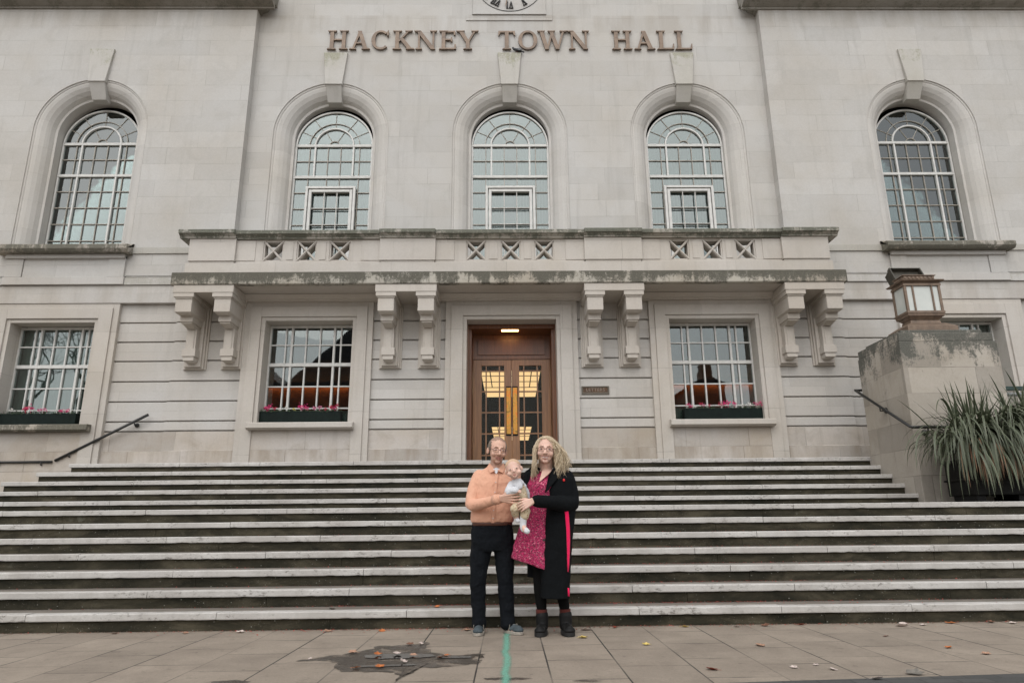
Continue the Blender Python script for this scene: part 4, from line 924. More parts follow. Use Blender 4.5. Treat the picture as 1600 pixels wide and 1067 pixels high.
def clump(cx, cz, n, label, spread=.42):
    e = empty('flax_plant', (cx, 9.72, ZL0+.6), label, 'plant', 'striped flax plants in the trough')
    S = []; D = []
    for k in range(n):
        az = rp.uniform(0, 2*math.pi); f = rp.random(); w = rp.uniform(.008, .018)
        p = (cx+rp.gauss(0, spread*.42), 9.64+rp.gauss(0, .08), cz+rp.uniform(-.10, .08))
        if f < .17: S.append((p, az, R(rp.uniform(55, 86)), rp.uniform(.4, 1.0), w*1.15, rp.uniform(.1, 1.2), 12))
        elif f < .62: S.append((p, az, R(rp.uniform(25, 62)), rp.uniform(.6, 1.05), w, rp.uniform(2.4, 4.5), 14))
        else: S.append(((p[0]+rp.gauss(0, .16), 9.50+rp.uniform(-.04, .08), p[2]), R(rp.uniform(190, 350)), R(rp.uniform(5, 72)), rp.uniform(.6, 1.2), w*1.1, rp.uniform(3.2, 7.0), 16))
    for k in range(int(n*.32)):
        S2 = cx+rp.choice((-.16, .30))+rp.gauss(0, .07)
        D.append(((S2, 9.50+rp.gauss(0, .04), cz+.0), R(rp.uniform(230, 310)), R(rp.uniform(0, 35)), rp.uniform(.5, .85), rp.uniform(.003, .009), 6.5, 12))
    blades(S, 'leaves', M_leafG, e); blades(D, 'dead_leaves', M_leafB, e); return e
clump(6.62, ZL0+.80, 760, 'striped green and cream flax plant with drooping leaves nearest the pier corner')
clump(7.36, ZL0+.90, 700, 'striped flax plant at the right edge with upright and browning leaves')
# ---------------------------------------------------------------- window boxes
M_box = simple('dark_green_window_box', (.005, .011, .009), .6, .3, 12, Specular_IOR_Level=.15)
M_fol = simple('window_box_foliage', (.045, .075, .035), .6, .4, 40); 
M_pet = [simple('petal_'+n_, c, .6, .2, 30) for n_, c in (('magenta', (.62, .03, .16)), ('crimson', (.42, .012, .05)), ('pink', (.62, .22, .33)), ('white', (.68, .66, .62)), ('yellow', (.6, .5, .12)))]
def window_box(x0, x1, y0, label, cols, seed):
    e = empty('window_box', ((x0+x1)/2, y0, 2.79), label, 'window box', 'planted window boxes')
    r = random.Random(seed); m = MB()
    m.box(x0, x1, y0, y0+.20, 2.795, 3.035); m.box(x0+.03, x0+.034, y0-.008, y0, 2.80, 3.03)
    m.build('box', M_box, e, bevel=.006)
    f = MB()
    for k in range(900):
        p = Vector((r.uniform(x0, x1), y0+r.uniform(-.03, .22), 3.02+abs(r.gauss(0, .032)))); a = Vector((r.gauss(0, 1), r.gauss(0, 1), r.gauss(0, .7))).normalized(); b = a.orthogonal().normalized()
        s_ = r.uniform(.008, .018); f.add([p-a*s_, p+b*s_*.6, p+a*s_, p-b*s_*.6], [(0, 1, 2, 3)])
    f.build('foliage', M_fol, e, fix=False)
    for (fx, ci, sz, up) in cols:
        q = MB(); c = Vector((x0+(x1-x0)*fx, y0+r.uniform(.0, .1), 3.09+up))
        q.tube([(c.x, c.y+.01, 3.02), c], .003, 4)
        for k in range(int(26*sz)):
            p = c+Vector((r.gauss(0, .022), r.gauss(0, .02), r.gauss(0, .018)))*sz; a = Vector((r.gauss(0, 1), r.gauss(0, .6), r.gauss(0, 1))).normalized(); b = a.orthogonal().normalized(); s_ = r.uniform(.010, .018)
            q.add([p-a*s_, p+b*s_*.8, p+a*s_, p-b*s_*.8], [(0, 1, 2, 3)])
        q.build('flower', M_pet[ci], e, fix=False)
window_box(-4.80, -3.27, 12.88, 'dark green window box with red and pink flowers in the window left of the door',
    [(.06, 0, 1.3, .02), (.10, 0, 1.1, .04), (.18, 1, .7, .0), (.24, 3, .6, .0), (.33, 3, .7, .02), (.41, 4, .6, .0), (.50, 0, 1.3, .04), (.55, 0, 1.3, .02), (.52, 2, .8, .0), (.68, 2, 1.1, .01), (.73, 2, 1.0, .02), (.80, 1, .6, 0), (.88, 1, 1.2, .03), (.92, 0, 1., .01), (.95, 1, .7, .06), (.985, 3, .5, -.28)], 1)
window_box(3.30, 4.83, 12.88, 'dark green window box with magenta flowers in the window right of the door',
    [(.06, 0, 1.1, .02), (.10, 0, 1., .0), (.15, 3, .7, -.01), (.22, 1, .9, .03), (.26, 2, .8, .02), (.33, 1, .7, .0), (.46, 1, 1.3, .02), (.52, 0, 1.4, .04), (.56, 0, 1.2, .05), (.64, 0, 1., .05), (.66, 2, .6, .03), (.77, 3, .9, .01), (.83, 3, 1., .02), (.86, 3, .8, .04), (.92, 0, 1.2, .02), (.97, 0, 1.1, .03)], 2)
window_box(-10.0, -8.27, 12.92, 'dark green window box with a few red flowers in the far left window',
    [(.40, 0, 1., .05), (.44, 1, 1.2, .03), (.47, 0, 1.1, .06), (.60, 2, .9, .01), (.63, 2, .9, .02), (.82, 0, .9, .0), (.87, 0, .8, .01), (.26, 3, .6, .03)], 3)
# ================================================================ people
def skin(name, c):
    t = NT(name); v = t.tc.outputs['Object']; n = t.noise(v, 14, 4, .6)
    t.base(t.ramp(n, [(.3, tuple(x*.88 for x in c)), (.7, tuple(min(1, x*1.08) for x in c))]), .52)
    t.b.inputs['Subsurface Weight'].default_value = .12; t.b.inputs['Subsurface Radius'].default_value = (.01, .004, .002); return t
def cloth(name, c, var=.12, fold=.5, rough=.9, sheen=.1):
    t = NT(name); v = t.tc.outputs['Object']; w = t.noise(t.mapping(v, (1, 1, .55)), 13, 4, .55, .8); f = t.noise(v, 260, 2)
    t.base(t.ramp(f, [(.3, tuple(x*(1-var) for x in c)), (.7, tuple(min(1, x*(1+var)) for x in c))]), rough)
    t.b.inputs['Sheen Weight'].default_value = sheen; t.b.inputs['Specular IOR Level'].default_value = .12 if max(c) < .05 else .3
    t.bump(t.math('ADD', w, t.math('MULTIPLY', f, .06)), fold, .02); return t.m
ts = skin('skin_man', (.66, .41, .31))
# short grey-brown stubble over jaw and upper lip of the man
v = ts.tc.outputs['Object']; pz = ts.sep(v)
M_skinM = ts.m; M_skinW = skin('skin_woman', (.69, .45, .36)).m; M_skinB = skin('skin_baby', (.70, .46, .37)).m
M_peach = cloth('peach_shirt', (.70, .385, .265), .06, .75); M_navy = cloth('navy_trousers', (.007, .0085, .011), .3, .9, .9, 0.)
M_black = cloth('black_wool_coat', (.0055, .0065, .0075), .3, .4, .9, 0.); M_tights = cloth('black_tights', (.005, .005, .005), .3, .2, .9, 0.)
M_whitec = cloth('white_cotton', (.62, .63, .66), .05, .5); M_hotpink = cloth('hot_pink_stripe', (.85, .010, .10), .05, .2)
M_hairG = simple('greying_hair', (.17, .135, .105), .8, .4, 160); M_eye = simple('eye_white', (.36, .32, .29), .3, .02, 9); M_iris = simple('iris', (.03, .03, .035), .2, .1, 9)
M_frame = simple('spectacle_frame', (.07, .022, .018), .3, .2, 30); M_lips = simple('lips', (.40, .165, .135), .5, .1, 40); M_teeth = simple('teeth', (.68, .64, .58), .3, .05, 40)
M_brow = simple('eyebrow_hair', (.28, .18, .12), .8, .3, 90); M_boot = simple('black_boot_leather', (.007, .007, .007), .6, .3, 30, .2, Specular_IOR_Level=.25); M_sole = simple('black_rubber', (.012, .012, .012), .7, .2, 30)
M_snk = simple('blue_grey_suede', (.055, .072, .082), .9, .3, 60); M_snks = simple('pale_rubber_sole', (.32, .29, .25), .7, .15, 60); M_sock = cloth('rust_knit_sock', (.075, .014, .010), .2, .4)
t = NT('blonde_hair'); v = t.tc.outputs['Object']
h1 = t.noise(t.mapping(v, (70, 70, 5)), 1., 4, .6, .6); t.base(t.ramp(h1, [(.28, (.32, .235, .145)), (.5, (.50, .40, .27)), (.72, (.68, .58, .43))]), .42, Anisotropic=.5)
t.bump(h1, .25, .004); M_blonde = t.m
t = NT('pink_leopard_print'); v = t.tc.outputs['Object']
d = t.vor(t.mapping(v, (1, 1, .8)), 105); e2 = t.noise(v, 70, 2, .5, 1.); pk = t.noise(v, 6, 3)
spot = t.ramp(t.math('ADD', d, t.math('MULTIPLY', t.math('SUBTRACT', e2, .5), .5)), [(.34, 0.), (.44, .85), (.60, .85), (.70, 0.)])
c = t.mix(pk, (.50, .006, .09), (.64, .03, .16)); c = t.mix(t.ramp(e2, [(.56, 0.), (.62, .6)]), c, (.88, .38, .46)); c = t.mix(spot, c, (.016, .003, .010))
t.base(c, .8); t.bump(t.noise(t.mapping(v, (1, 1, .3)), 14, 3), .6, .02); M_leop = t.m
t = NT('teddy_print_cotton'); v = t.tc.outputs['Object']; vc = t.n.new('ShaderNodeTexVoronoi'); t.link(v, vc.inputs['Vector']); vc.inputs['Scale'].default_value = 78
c = t.ramp(t.sep(vc.outputs['Color'])[0], [(.0, (.50, .40, .26)), (.35, (.50, .40, .26)), (.36, (.30, .17, .08)), (.55, (.58, .48, .33)), (.8, (.26, .24, .12)), (.82, (.55, .45, .30))], 'CONSTANT')
t.base(t.mix(t.ramp(vc.outputs['Distance'], [(.35, 1.), (.5, 0.)]), (.52, .43, .30), c), .9); t.bump(t.noise(v, 25, 3), .5, .01); M_romp = t.m

def xf(m, i0, M):
    m.v[i0:] = [tuple(M @ Vector(p)) for p in m.v[i0:]]
def head_shape(m, M, female=False, baby=False):
    i0 = len(m.v)
    m.ell((0, .018, .032), (.074, .092, .088), seg=28, rings=20)
    m.ell((0, -.022, -.012), (.061, .072, .086), seg=24, rings=16)
    if not baby:
        m.ell((0, -.030, -.066), (.050 if not female else .045, .052, .044)); m.ell((0, -.070, -.096), (.021, .018, .017))
        m.limb([(0, -.088, .022), (0, -.108, -.012), (0, -.112, -.026)], [.007, .010, .0125])
        for s in (-1, 1):
            m.ell((s*.012, -.100, -.030), (.009, .010, .008)); m.ell((s*.036, -.066, -.030), (.024, .022, .022)); m.ell((s*.028, -.080, .030), (.024, .012, .008))
            m.ell((s*.030, -.078, .008), (.017, .012, .011))
    else:
        m.ell((0, -.028, -.055), (.056, .058, .042)); m.ell((0, -.082, -.078), (.018, .012, .012)); m.limb([(0, -.090, .0), (0, -.100, -.020)], [.007, .0105])
        for s in (-1, 1): m.ell((s*.040, -.060, -.040), (.030, .028, .028)); m.ell((s*.028, -.080, .004), (.015, .012, .010))
    for s in (-1, 1): m.ell((s*.077, .008, -.008), (.009, .019, .030), Matrix.Rotation(s*R(-18), 3, 'Z'))
    xf(m, i0, M)
def face_parts(M, par, female=False, baby=False, glasses=True, smile=0):
    for s in (-1, 1):
        e = MB(); e.ell((s*.030, -.0845, .008), (.0115, .0065, .0046 if not baby else .0062)); xf(e, 0, M); o = e.build('eye', M_eye, par, smooth=True)
        e = MB(); e.ell((s*.030+.0015, -.0905, .008), (.0054, .0022, .0044 if not baby else .0058)); xf(e, 0, M); e.build('iris', M_iris, o, smooth=True)
        if not baby:
            e = MB(); e.tube([(s*.012, -.095, .030), (s*.030, -.094, .036), (s*.047, -.082, .030)], [.0018, .0026, .0012], 6); xf(e, 0, M); e.build('eyebrow', M_brow, par, smooth=True)
            if female: e = MB(); e.tube([(s*.016, -.090, .013), (s*.030, -.0945, .0165), (s*.043, -.084, .012)], [.001, .0014, .001], 5); xf(e, 0, M); e.build('eyelash', M_brow, par)
    zl = -.060; m = MB(); w = .027 if not baby else .017; dz = .010*smile
    yl = -.097 if not baby else -.094
    m.tube([(-w, yl+.022, zl+dz), (-w*.5, yl+.003, zl+.001), (0, yl-.001, zl-.001+.002), (w*.5, yl+.003, zl+.001), (w, yl+.022, zl+dz)], [.0015, .0034, .0040, .0034, .0015], 6)
    m.tube([(-w, yl+.022, zl+dz), (-w*.5, yl+.004, zl-.006-.005*smile), (0, yl+.0005, zl-.009-.006*smile), (w*.5, yl+.004, zl-.006-.005*smile), (w, yl+.022, zl+dz)], [.0015, .0038, .0050, .0038, .0015], 6)
    xf(m, 0, M); m.build('lips', M_lips, par, smooth=True)
    if smile > .5:
        m = MB(); m.ell((0, yl+.006, zl-.006), (.021, .006, .006)); xf(m, 0, M); m.build('teeth', M_teeth, par, smooth=True)
    if glasses:
        g = MB()
        for s in (-1, 1):
            pts = []
            for k in range(21):
                a = 2*math.pi*k/20; x = math.copysign(abs(math.cos(a))**.7, math.cos(a))*.0235; z = math.copysign(abs(math.sin(a))**.7, math.sin(a))*.0175
                pts.append((s*.031+x, -.104+abs(s*.031+x)*.16, .004+z))
            g.tube(pts, .0014, 6, cap=False)
            g.tube([(s*.054, -.096, .012), (s*.070, -.080, .013), (s*.080, -.005, .010)], .0024, 6)
        g.tube([(-.008, -.105, .008), (0, -.108, .011), (.008, -.105, .008)], .0024, 6)
        xf(g, 0, M); g.build('spectacles', M_frame, par, smooth=True)
def hand(m, wrist, fwd, back, thumb, L=.185, curl=(.35, .5, .5), sc=1., spread=1.):
    """palm and five jointed fingers; fwd finger direction, back = back-of-hand normal, thumb = side the thumb leaves on"""
    W0 = Vector(wrist); f = Vector(fwd).normalized(); b = Vector(back); b = (b-f*b.dot(f)).normalized(); s = b.cross(f)
    if s.dot(Vector(thumb)) < 0: s = -s
    k = L/.185
    kn = W0+f*.088*k
    for q, e_ in ((-1.5, .010), (-.5, .0135), (.5, .014), (1.5, .013)):
        m.limb([W0+s*q*.010*k, kn+s*q*.0195*k*spread], [.0165*k*sc, .0125*k*sc], 10)
    for q, ln in ((-1.5, .060), (-.5, .076), (.5, .082), (1.5, .072)):
        p = kn+s*q*.0205*k*spread; d = (f+s*q*.05*spread).normalized(); pts = [p]; ax = d.cross(b).normalized()
        for j, (fr, c_) in enumerate(zip((.45, .31, .24), curl)):
            d = (Matrix.Rotation(-c_, 3, ax) @ d).normalized()
            if j == 0 and d.dot(b) > 0: ax = -ax; d = (Matrix.Rotation(-2*c_, 3, ax) @ d).normalized()
            p = p+d*ln*k*fr; pts.append(p)
        m.limb(pts, [.0096*k*sc, .0088*k*sc, .0082*k*sc, .0072*k*sc], 8)
    t0 = W0+f*.022*k+s*.018*k; d = (f*.72+s*.75-b*.22).normalized(); t1 = t0+d*.042*k; d2 = (f*.93+s*.35-b*.25).normalized(); t2 = t1+d2*.032*k; t3 = t2+d2*.024*k
    m.limb([t0, t1, t2, t3], [.015*k*sc, .0125*k*sc, .0105*k*sc, .0085*k*sc], 8)
def hmat(c, scale, yaw=0., pitch=0., roll=0., sx=1., sz=1.):   # yaw>0 turns the face towards +x ; roll>0 tips the crown towards +x
    return Matrix.Translation(Vector(c)) @ Matrix.Rotation(yaw, 4, 'Z') @ Matrix.Rotation(roll, 4, 'Y') @ Matrix.Rotation(pitch, 4, 'X') @ Matrix.Scale(scale, 4) @ Matrix.Diagonal((sx, 1, sz, 1))

# ---------------------------------------------------------------- man
man = empty('person', (-.23, 6.5, 0), 'man in a peach shirt, dark trousers and glasses holding the baby', 'person', None)
HM = hmat((-.183, 6.425, 1.603), 1.0, R(14), R(8), R(5), 1.14, 1.04)
m = MB(); head_shape(m, HM)
m.limb([(-.19, 6.46, 1.54), (-.20, 6.49, 1.42)], [.053, .062])
m.loft([(-.21, 6.52, .95, .14, .09), (-.21, 6.52, 1.15, .15, .09), (-.205, 6.52, 1.34, .155, .09), (-.20, 6.51, 1.44, .08, .06)])
m.limb([(-.350, 6.52, 1.350), (-.425, 6.42, 1.12), (-.165, 6.170, 1.155)], [.050, .040, .028])
hand(m, (-.150, 6.150, 1.158), (1, -.22, -.04), (-.1, -.93, -.36), (0, .0, 1), .19, (.12, .30, .30), 1., 1.15)
m.limb([(-.02, 6.56, 1.385), (.045, 6.50, 1.13), (.03, 6.33, 1.16)], [.048, .038, .027])
hand(m, (.03, 6.32, 1.16), (-.5, -.45, .35), (.3, .9, 0), (0, 0, 1), .18, (.5, .5, .4))
for pts, rr in (([(-.315, 6.52, .90), (-.36, 6.50, .48), (-.345, 6.52, .09)], [.08, .055, .038]), ([(-.145, 6.52, .90), (-.115, 6.51, .47), (-.095, 6.53, .09)], [.08, .055, .038])): m.limb(pts, rr)
for a, b in (((-.345, 6.53, .05), (-.352, 6.42, .035)), ((-.10, 6.53, .05), (-.02, 6.45, .035))): m.limb([a, b], [.035, .03])
body = m.build('body', M_skinM, man, smooth=True, remesh=.0038, smit=2)
# stubble darkens jaw, chin and upper lip
ts.tc.object = body
inv = HM.inverted(); tx = ts.n.new('ShaderNodeMapping'); tx.vector_type = 'POINT'
wp = ts.n.new('ShaderNodeNewGeometry'); vm = ts.n.new('ShaderNodeVectorMath'); vm.operation = 'SUBTRACT'; ts.link(wp.outputs['Position'], vm.inputs[0]); vm.inputs[1].default_value = (-.186, 6.425, 1.600)
ps = ts.sep(vm.outputs[0])
low = ts.ramp(ts.math('ADD', ps[2], .2), [(.128, 1.), (.165, 0.)]); low2 = ts.ramp(ts.math('ADD', ps[2], .2), [(.06, 0.), (.078, 1.)])
stb = ts.math('MULTIPLY', ts.math('MULTIPLY', low, low2), ts.math('MULTIPLY_ADD', ts.noise(ts.tc.outputs['Object'], 160, 3), .7, .35))
oldc = ts.b.inputs['Base Color'].links[0].from_socket
ts.link(ts.mix(ts.math('MULTIPLY', stb, .45), oldc, (.17, .105, .075)), ts.b.inputs['Base Color'])
face_parts(HM, man, smile=.45)
hr = MB(); sg, rg_ = 60, 40; ctr = Vector((0, .018, .032)); rad = (.0785, .0965, .0915)
def hair_shell(keep, rad, ctr, M, sg=64, rg_=44, jit=.002, seed=1):
    r = random.Random(seed); vs = {}; fs = []; m = MB()
    def P(i, k):
        th = math.pi*i/rg_; ph = 2*math.pi*k/sg
        n_ = Vector((math.sin(th)*math.cos(ph), math.sin(th)*math.sin(ph), math.cos(th)))
        return Vector((rad[0]*n_.x, rad[1]*n_.y, rad[2]*n_.z))*(1+jit*noise.noise(n_*14)*6)+ctr
    for i in range(rg_):
        for k in range(sg):
            c_ = (P(i, k)+P(i+1, (k+1) % sg))/2
            if keep(c_): 
                ring_ = [P(i, k), P(i+1, k), P(i+1, (k+1) % sg), P(i, (k+1) % sg)]; m.add(ring_, [(0, 1, 2, 3)])
    xf(m, 0, M); return m
hm = hair_shell(lambda c: (c.y > -.030+.25*max(0, c.z-.05) and c.z > -.045 and (abs(c.x) > .030 or c.y > .0) and not (c.z > .075 and c.y < .012)) or (abs(c.x) > .066 and c.z > -.03 and c.y > -.045), rad, ctr, HM, jit=.0006)
o = hm.build('hair', M_hairG, man, smooth=True, weld=True); s_ = o.modifiers.new('thick', 'SOLIDIFY'); s_.thickness = .006; s_.offset = -1
# fine thinning hair over the crown
hm = hair_shell(lambda c: c.z > .088 and c.y > -.045, (.0757, .0935, .0895), ctr, HM); o = hm.build('thinning_crown_hair', simple('thin_hair_over_scalp', (.32, .20, .145), .7, .2, 150), man, smooth=True, weld=True)
# shirt
m = MB()
m.loft([(-.232, 6.515, .955, .196, .130), (-.232, 6.510, .99, .203, .135), (-.225, 6.510, 1.08, .200, .132), (-.215, 6.512, 1.20, .198, .128), (-.205, 6.515, 1.31, .200, .125), (-.20, 6.52, 1.385, .170, .104), (-.198, 6.515, 1.43, .135, .088), (-.196, 6.505, 1.462, .075, .072)], 36, 2.35)
m.limb([(-.352, 6.52, 1.368), (-.402, 6.48, 1.26), (-.425, 6.42, 1.125), (-.40, 6.38, 1.105), (-.29, 6.275, 1.125), (-.175, 6.175, 1.153)], [.069, .060, .056, .054, .047, .041])
m.limb([(-.03, 6.56, 1.375), (.035, 6.52, 1.17), (.04, 6.42, 1.15)], [.068, .058, .048])
o = m.build('shirt', M_peach, man, smooth=True, remesh=.0065, smit=3); displace(o, .011, .05)
m = MB()
for s in (-1, 1):
    x = -.192; m.add([(x+s*.008, 6.395, 1.415), (x+s*.055, 6.410, 1.395), (x+s*.085, 6.455, 1.452), (x+s*.062, 6.455, 1.490), (x+s*.035, 6.425, 1.455)], [(0, 1, 2, 3, 4)])
o = m.build('collar', M_peach, man); q = o.modifiers.new('t', 'SOLIDIFY'); q.thickness = .007
m = MB(); m.add([(-.192, 6.392, 1.385), (-.162, 6.405, 1.43), (-.192, 6.415, 1.445), (-.222, 6.405, 1.43)], [(0, 1, 2, 3)]); o = m.build('undershirt', M_whitec, man); q = o.modifiers.new('t', 'SOLIDIFY'); q.thickness = .012; q.offset = 0
m = MB()
pl = [(-.190, 6.391, 1.385), (-.195, 6.377, 1.31), (-.205, 6.373, 1.20), (-.215, 6.366, 1.08), (-.222, 6.366, .99), (-.224, 6.377, .95)]
m.add([(x-.013, y, z) for x, y, z in pl]+[(x+.013, y, z) for x, y, z in pl], [(i, i+1, i+7, i+6) for i in range(5)])
o = m.build('placket', M_peach, man); q = o.modifiers.new('t', 'SOLIDIFY'); q.thickness = .004; q.offset = 0
for z in (1.31, 1.22, 1.06, .99):
    b = MB(); b.tube([(-.197-(1.31-z)*.08, 6.362, z), (-.197-(1.31-z)*.08, 6.372, z)], .0045, 8); b.build('button', M_whitec, man)
cu = MB(); cu.tube([(-.205, 6.202, 1.146), (-.157, 6.162, 1.156)], [.047, .043], 16); o = cu.build('cuff', M_peach, man, smooth=True)
bl = MB(); bl.loft([(-.232, 6.513, .925, .186, .122), (-.232, 6.513, .962, .187, .123)], 32, 2.3); bl.build('belt', simple('brown_leather_belt', (.085, .030, .018), .5, .2, 40), man, smooth=True)
m = MB()
m.loft([(-.232, 6.515, .945, .182, .118), (-.232, 6.515, .86, .194, .128), (-.230, 6.515, .78, .196, .130), (-.23, 6.52, .70, .180, .115)], 32, 2.4)
m.limb([(-.322, 6.515, .78), (-.345, 6.505, .62), (-.362, 6.495, .45), (-.358, 6.515, .28), (-.350, 6.52, .13), (-.348, 6.515, .085)], [.105, .090, .073, .067, .063, .066])
m.limb([(-.135, 6.515, .78), (-.118, 6.51, .62), (-.114, 6.50, .43), (-.103, 6.52, .27), (-.098, 6.525, .13), (-.094, 6.515, .085)], [.102, .088, .072, .068, .064, .067])
o = m.build('trousers', M_navy, man, smooth=True, remesh=.0075, smit=3); displace(o, .022, .085)
def shoe(par, heel, toe, w, h, mat, smat, soleh=.025, boot=0, sole_w=1.1, lace=False):
    heel, toe = Vector(heel), Vector(toe); d = (toe-heel); L_ = d.length; d.normalize(); s = Vector((-d.y, d.x, 0)); up = Vector((0, 0, 1))
    out = []
    for k in range(28):
        a = 2*math.pi*k/28; u = .5-.5*math.cos(a) if False else .5+.5*math.cos(a); q = math.sin(a)
        wd = w*.5*(.78+.30*math.sin(min(1, max(0, u))*math.pi*.62+.15))
        out.append(heel+d*(u*L_)+s*(math.copysign(abs(q)**.75, q)*wd))
    so = MB(); so.prism_z([(p.x, p.y) for p in out], .002, soleh); so_ = so.build('sole', smat, par, bevel=.004)
    so_.scale = (1, 1, 1)
    m = MB()
    a0 = heel+d*.045*1; b0 = toe-d*.045
    m.ell(a0+up*(soleh+.020), (w*.42, w*.42, .035)); m.ell(b0+up*(soleh+.012), (w*.46, w*.46, h*.42)); m.ell((a0+b0)/2+up*(soleh+.018), (w*.44, w*.44, h*.55))
    m.limb([a0+up*(soleh+.02), b0+up*(soleh+.015)], [w*.40, w*.36])
    m.limb([a0+d*.02+up*(soleh+.03), a0+d*.02+up*(h+.03+boot)], [w*.50 if boot else w*.42, w*.52 if boot else w*.40])
    zc = soleh-.002; m.v = [(x, y, max(z, zc)) for x, y, z in m.v]
    o = m.build('shoe' if not boot else 'boot', mat, par, smooth=True, remesh=.005, smit=2)
    if lace:
        l = MB(); c = (a0+b0)/2
        for k in range(4):
            p = c+d*(.018+.014*k)+up*(soleh+h*.55+.016-.004*k); l.tube([p-s*.016, p+up*.003, p+s*.016], .0026, 6)
        l.build('laces', simple('grey_laces', (.25, .26, .26), .8, .1, 20), o)
        for sg_ in (-1, 1):
            z = MB()
            for k in (-1, 0, 1):
                p = c+d*(.008*k-.005)+s*sg_*w*.445+up*(soleh+.03); z.tube([p-d*.010-up*.02, p+d*.006+up*.022], .003, 5)
            z.build('side_stripes', M_snks, o)
shoe(man, (-.345, 6.60, 0), (-.358, 6.345, 0), .098, .062, M_snk, M_snks, .028, lace=True)
shoe(man, (-.125, 6.585, 0), (.030, 6.385, 0), .096, .062, M_snk, M_snks, .028, lace=True)
# ---------------------------------------------------------------- woman
wo = empty('person', (.3, 6.42, 0), 'woman with long wavy blonde hair in a long black coat and pink dress', 'person', None)
HW = hmat((.268, 6.345, 1.592), .975, R(-6), R(2), R(3), 1.26, 1.07)
m = MB(); head_shape(m, HW, female=True)
m.limb([(.272, 6.385, 1.52), (.27, 6.43, 1.40)], [.055, .062]); m.ell((.262, 6.350, 1.505), (.050, .045, .035))
m.loft([(.27, 6.45, .95, .13, .09), (.27, 6.45, 1.12, .125, .09), (.275, 6.44, 1.28, .135, .10), (.275, 6.44, 1.38, .12, .07), (.275, 6.43, 1.425, .06, .05)])
# the skin that shows in the V of the dress
m.add([(.195, 6.288, 1.300), (.232, 6.352, 1.415), (.325, 6.352, 1.415), (.268, 6.300, 1.36), (.20, 6.40, 1.300), (.238, 6.42, 1.43), (.345, 6.42, 1.43), (.28, 6.40, 1.36)], [(0, 3, 2, 1), (4, 5, 6, 7), (0, 1, 5, 4), (1, 2, 6, 5), (2, 3, 7, 6), (3, 0, 4, 7)])
m.limb([(.45, 6.44, 1.36), (.48, 6.36, 1.12), (.15, 6.115, 1.132)], [.045, .036, .027])
hand(m, (.128, 6.090, 1.130), (-.88, -.20, -.40), (.1, -.95, .2), (0, 0, 1), .172, (.30, .45, .4), 1., 1.1)
m.limb([(.10, 6.47, 1.36), (.06, 6.42, 1.12), (.05, 6.31, 1.10)], [.044, .036, .026])
hand(m, (.05, 6.30, 1.10), (-.7, -.5, .2), (0, 1, 0), (0, 0, 1), .165, (.5, .5, .4))
m.limb([(.22, 6.45, .90), (.20, 6.44, .5), (.210, 6.46, .12)], [.085, .050, .030]); m.limb([(.37, 6.46, .90), (.38, 6.45, .5), (.415, 6.466, .12)], [.085, .050, .030])
m.limb([(.212, 6.46, .06), (.19, 6.36, .04)], [.034, .03]); m.limb([(.42, 6.46, .06), (.43, 6.36, .04)], [.034, .03])
m.build('body', M_skinW, wo, smooth=True, remesh=.0038, smit=2)
face_parts(HW, wo, female=True, smile=1.)
# dress
m = MB()
m.loft([(.155, 6.43, .575, .215, .15, -.32), (.165, 6.43, .70, .205, .145, -.22), (.19, 6.43, .85, .185, .138, -.1), (.215, 6.43, 1.0, .165, .130), (.235, 6.43, 1.10, .150, .122), (.245, 6.425, 1.20, .158, .130), (.252, 6.42, 1.29, .160, .128), (.262, 6.43, 1.36, .14, .098), (.27, 6.44, 1.41, .085, .06)], 40, 2.2)
o = m.build('dress', M_leop, wo, smooth=True, remesh=.007, smit=2); displace(o, .018, .06)
# coat
CS = [(1.425, .36, .455), (1.39, .325, .505), (1.33, .290, .528), (1.24, .262, .538), (1.12, .240, .540), (1.0, .222, .525), (.90, .213, .512), (.75, .206, .492), (.60, .200, .478), (.45, .197, .465), (.305, .195, .455)]
cy_, cry = 6.45, (.08, .125, .165, .175, .178, .178, .180, .182, .184, .186, .188)
m = MB(); m.loft([((a+b)/2, cy_, z, (b-a)/2, r) for (z, a, b), r in zip(CS, cry)], 36, 3.4)
m.loft([(.19, 6.53, 1.43, .085, .05), (.165, 6.53, 1.38, .125, .08), (.16, 6.54, 1.25, .120, .085), (.17, 6.545, 1.05, .115, .085), (.18, 6.55, .8, .115, .085), (.19, 6.55, .56, .105, .085), (.19, 6.55, .47, .10, .08)], 28, 2.6)
m.limb([(.455, 6.44, 1.350), (.485, 6.40, 1.22), (.490, 6.345, 1.120), (.44, 6.29, 1.105), (.30, 6.19, 1.120), (.170, 6.118, 1.132)], [.078, .078, .074, .070, .061, .054])
m.limb([(.125, 6.47, 1.365), (.075, 6.45, 1.20), (.07, 6.38, 1.12)], [.070, .062, .052])
o = m.build('coat', M_black, wo, smooth=True, remesh=.0075, smit=3); displace(o, .016, .10)
def coat_y(x, z):
    for (za, a0, b0), ra, (zb, a1, b1), rb_ in zip(CS, cry, CS[1:], cry[1:]):
        if zb <= z <= za:
            f = (z-zb)/(za-zb); a = a1+(a0-a1)*f; b = b1+(b0-b1)*f; r = rb_+(ra-rb_)*f; u = min(.995, abs((x-(a+b)/2)/((b-a)/2)))
            return cy_-r*(1-u**3.4)**(1/3.4)
    return cy_-.18
m = MB()
sp_ = [(1.125, .424, .030), (1.05, .436, .032), (.98, .442, .032), (.90, .446, .030), (.80, .447, .027), (.70, .445, .020), (.60, .441, .012), (.53, .437, .003)]
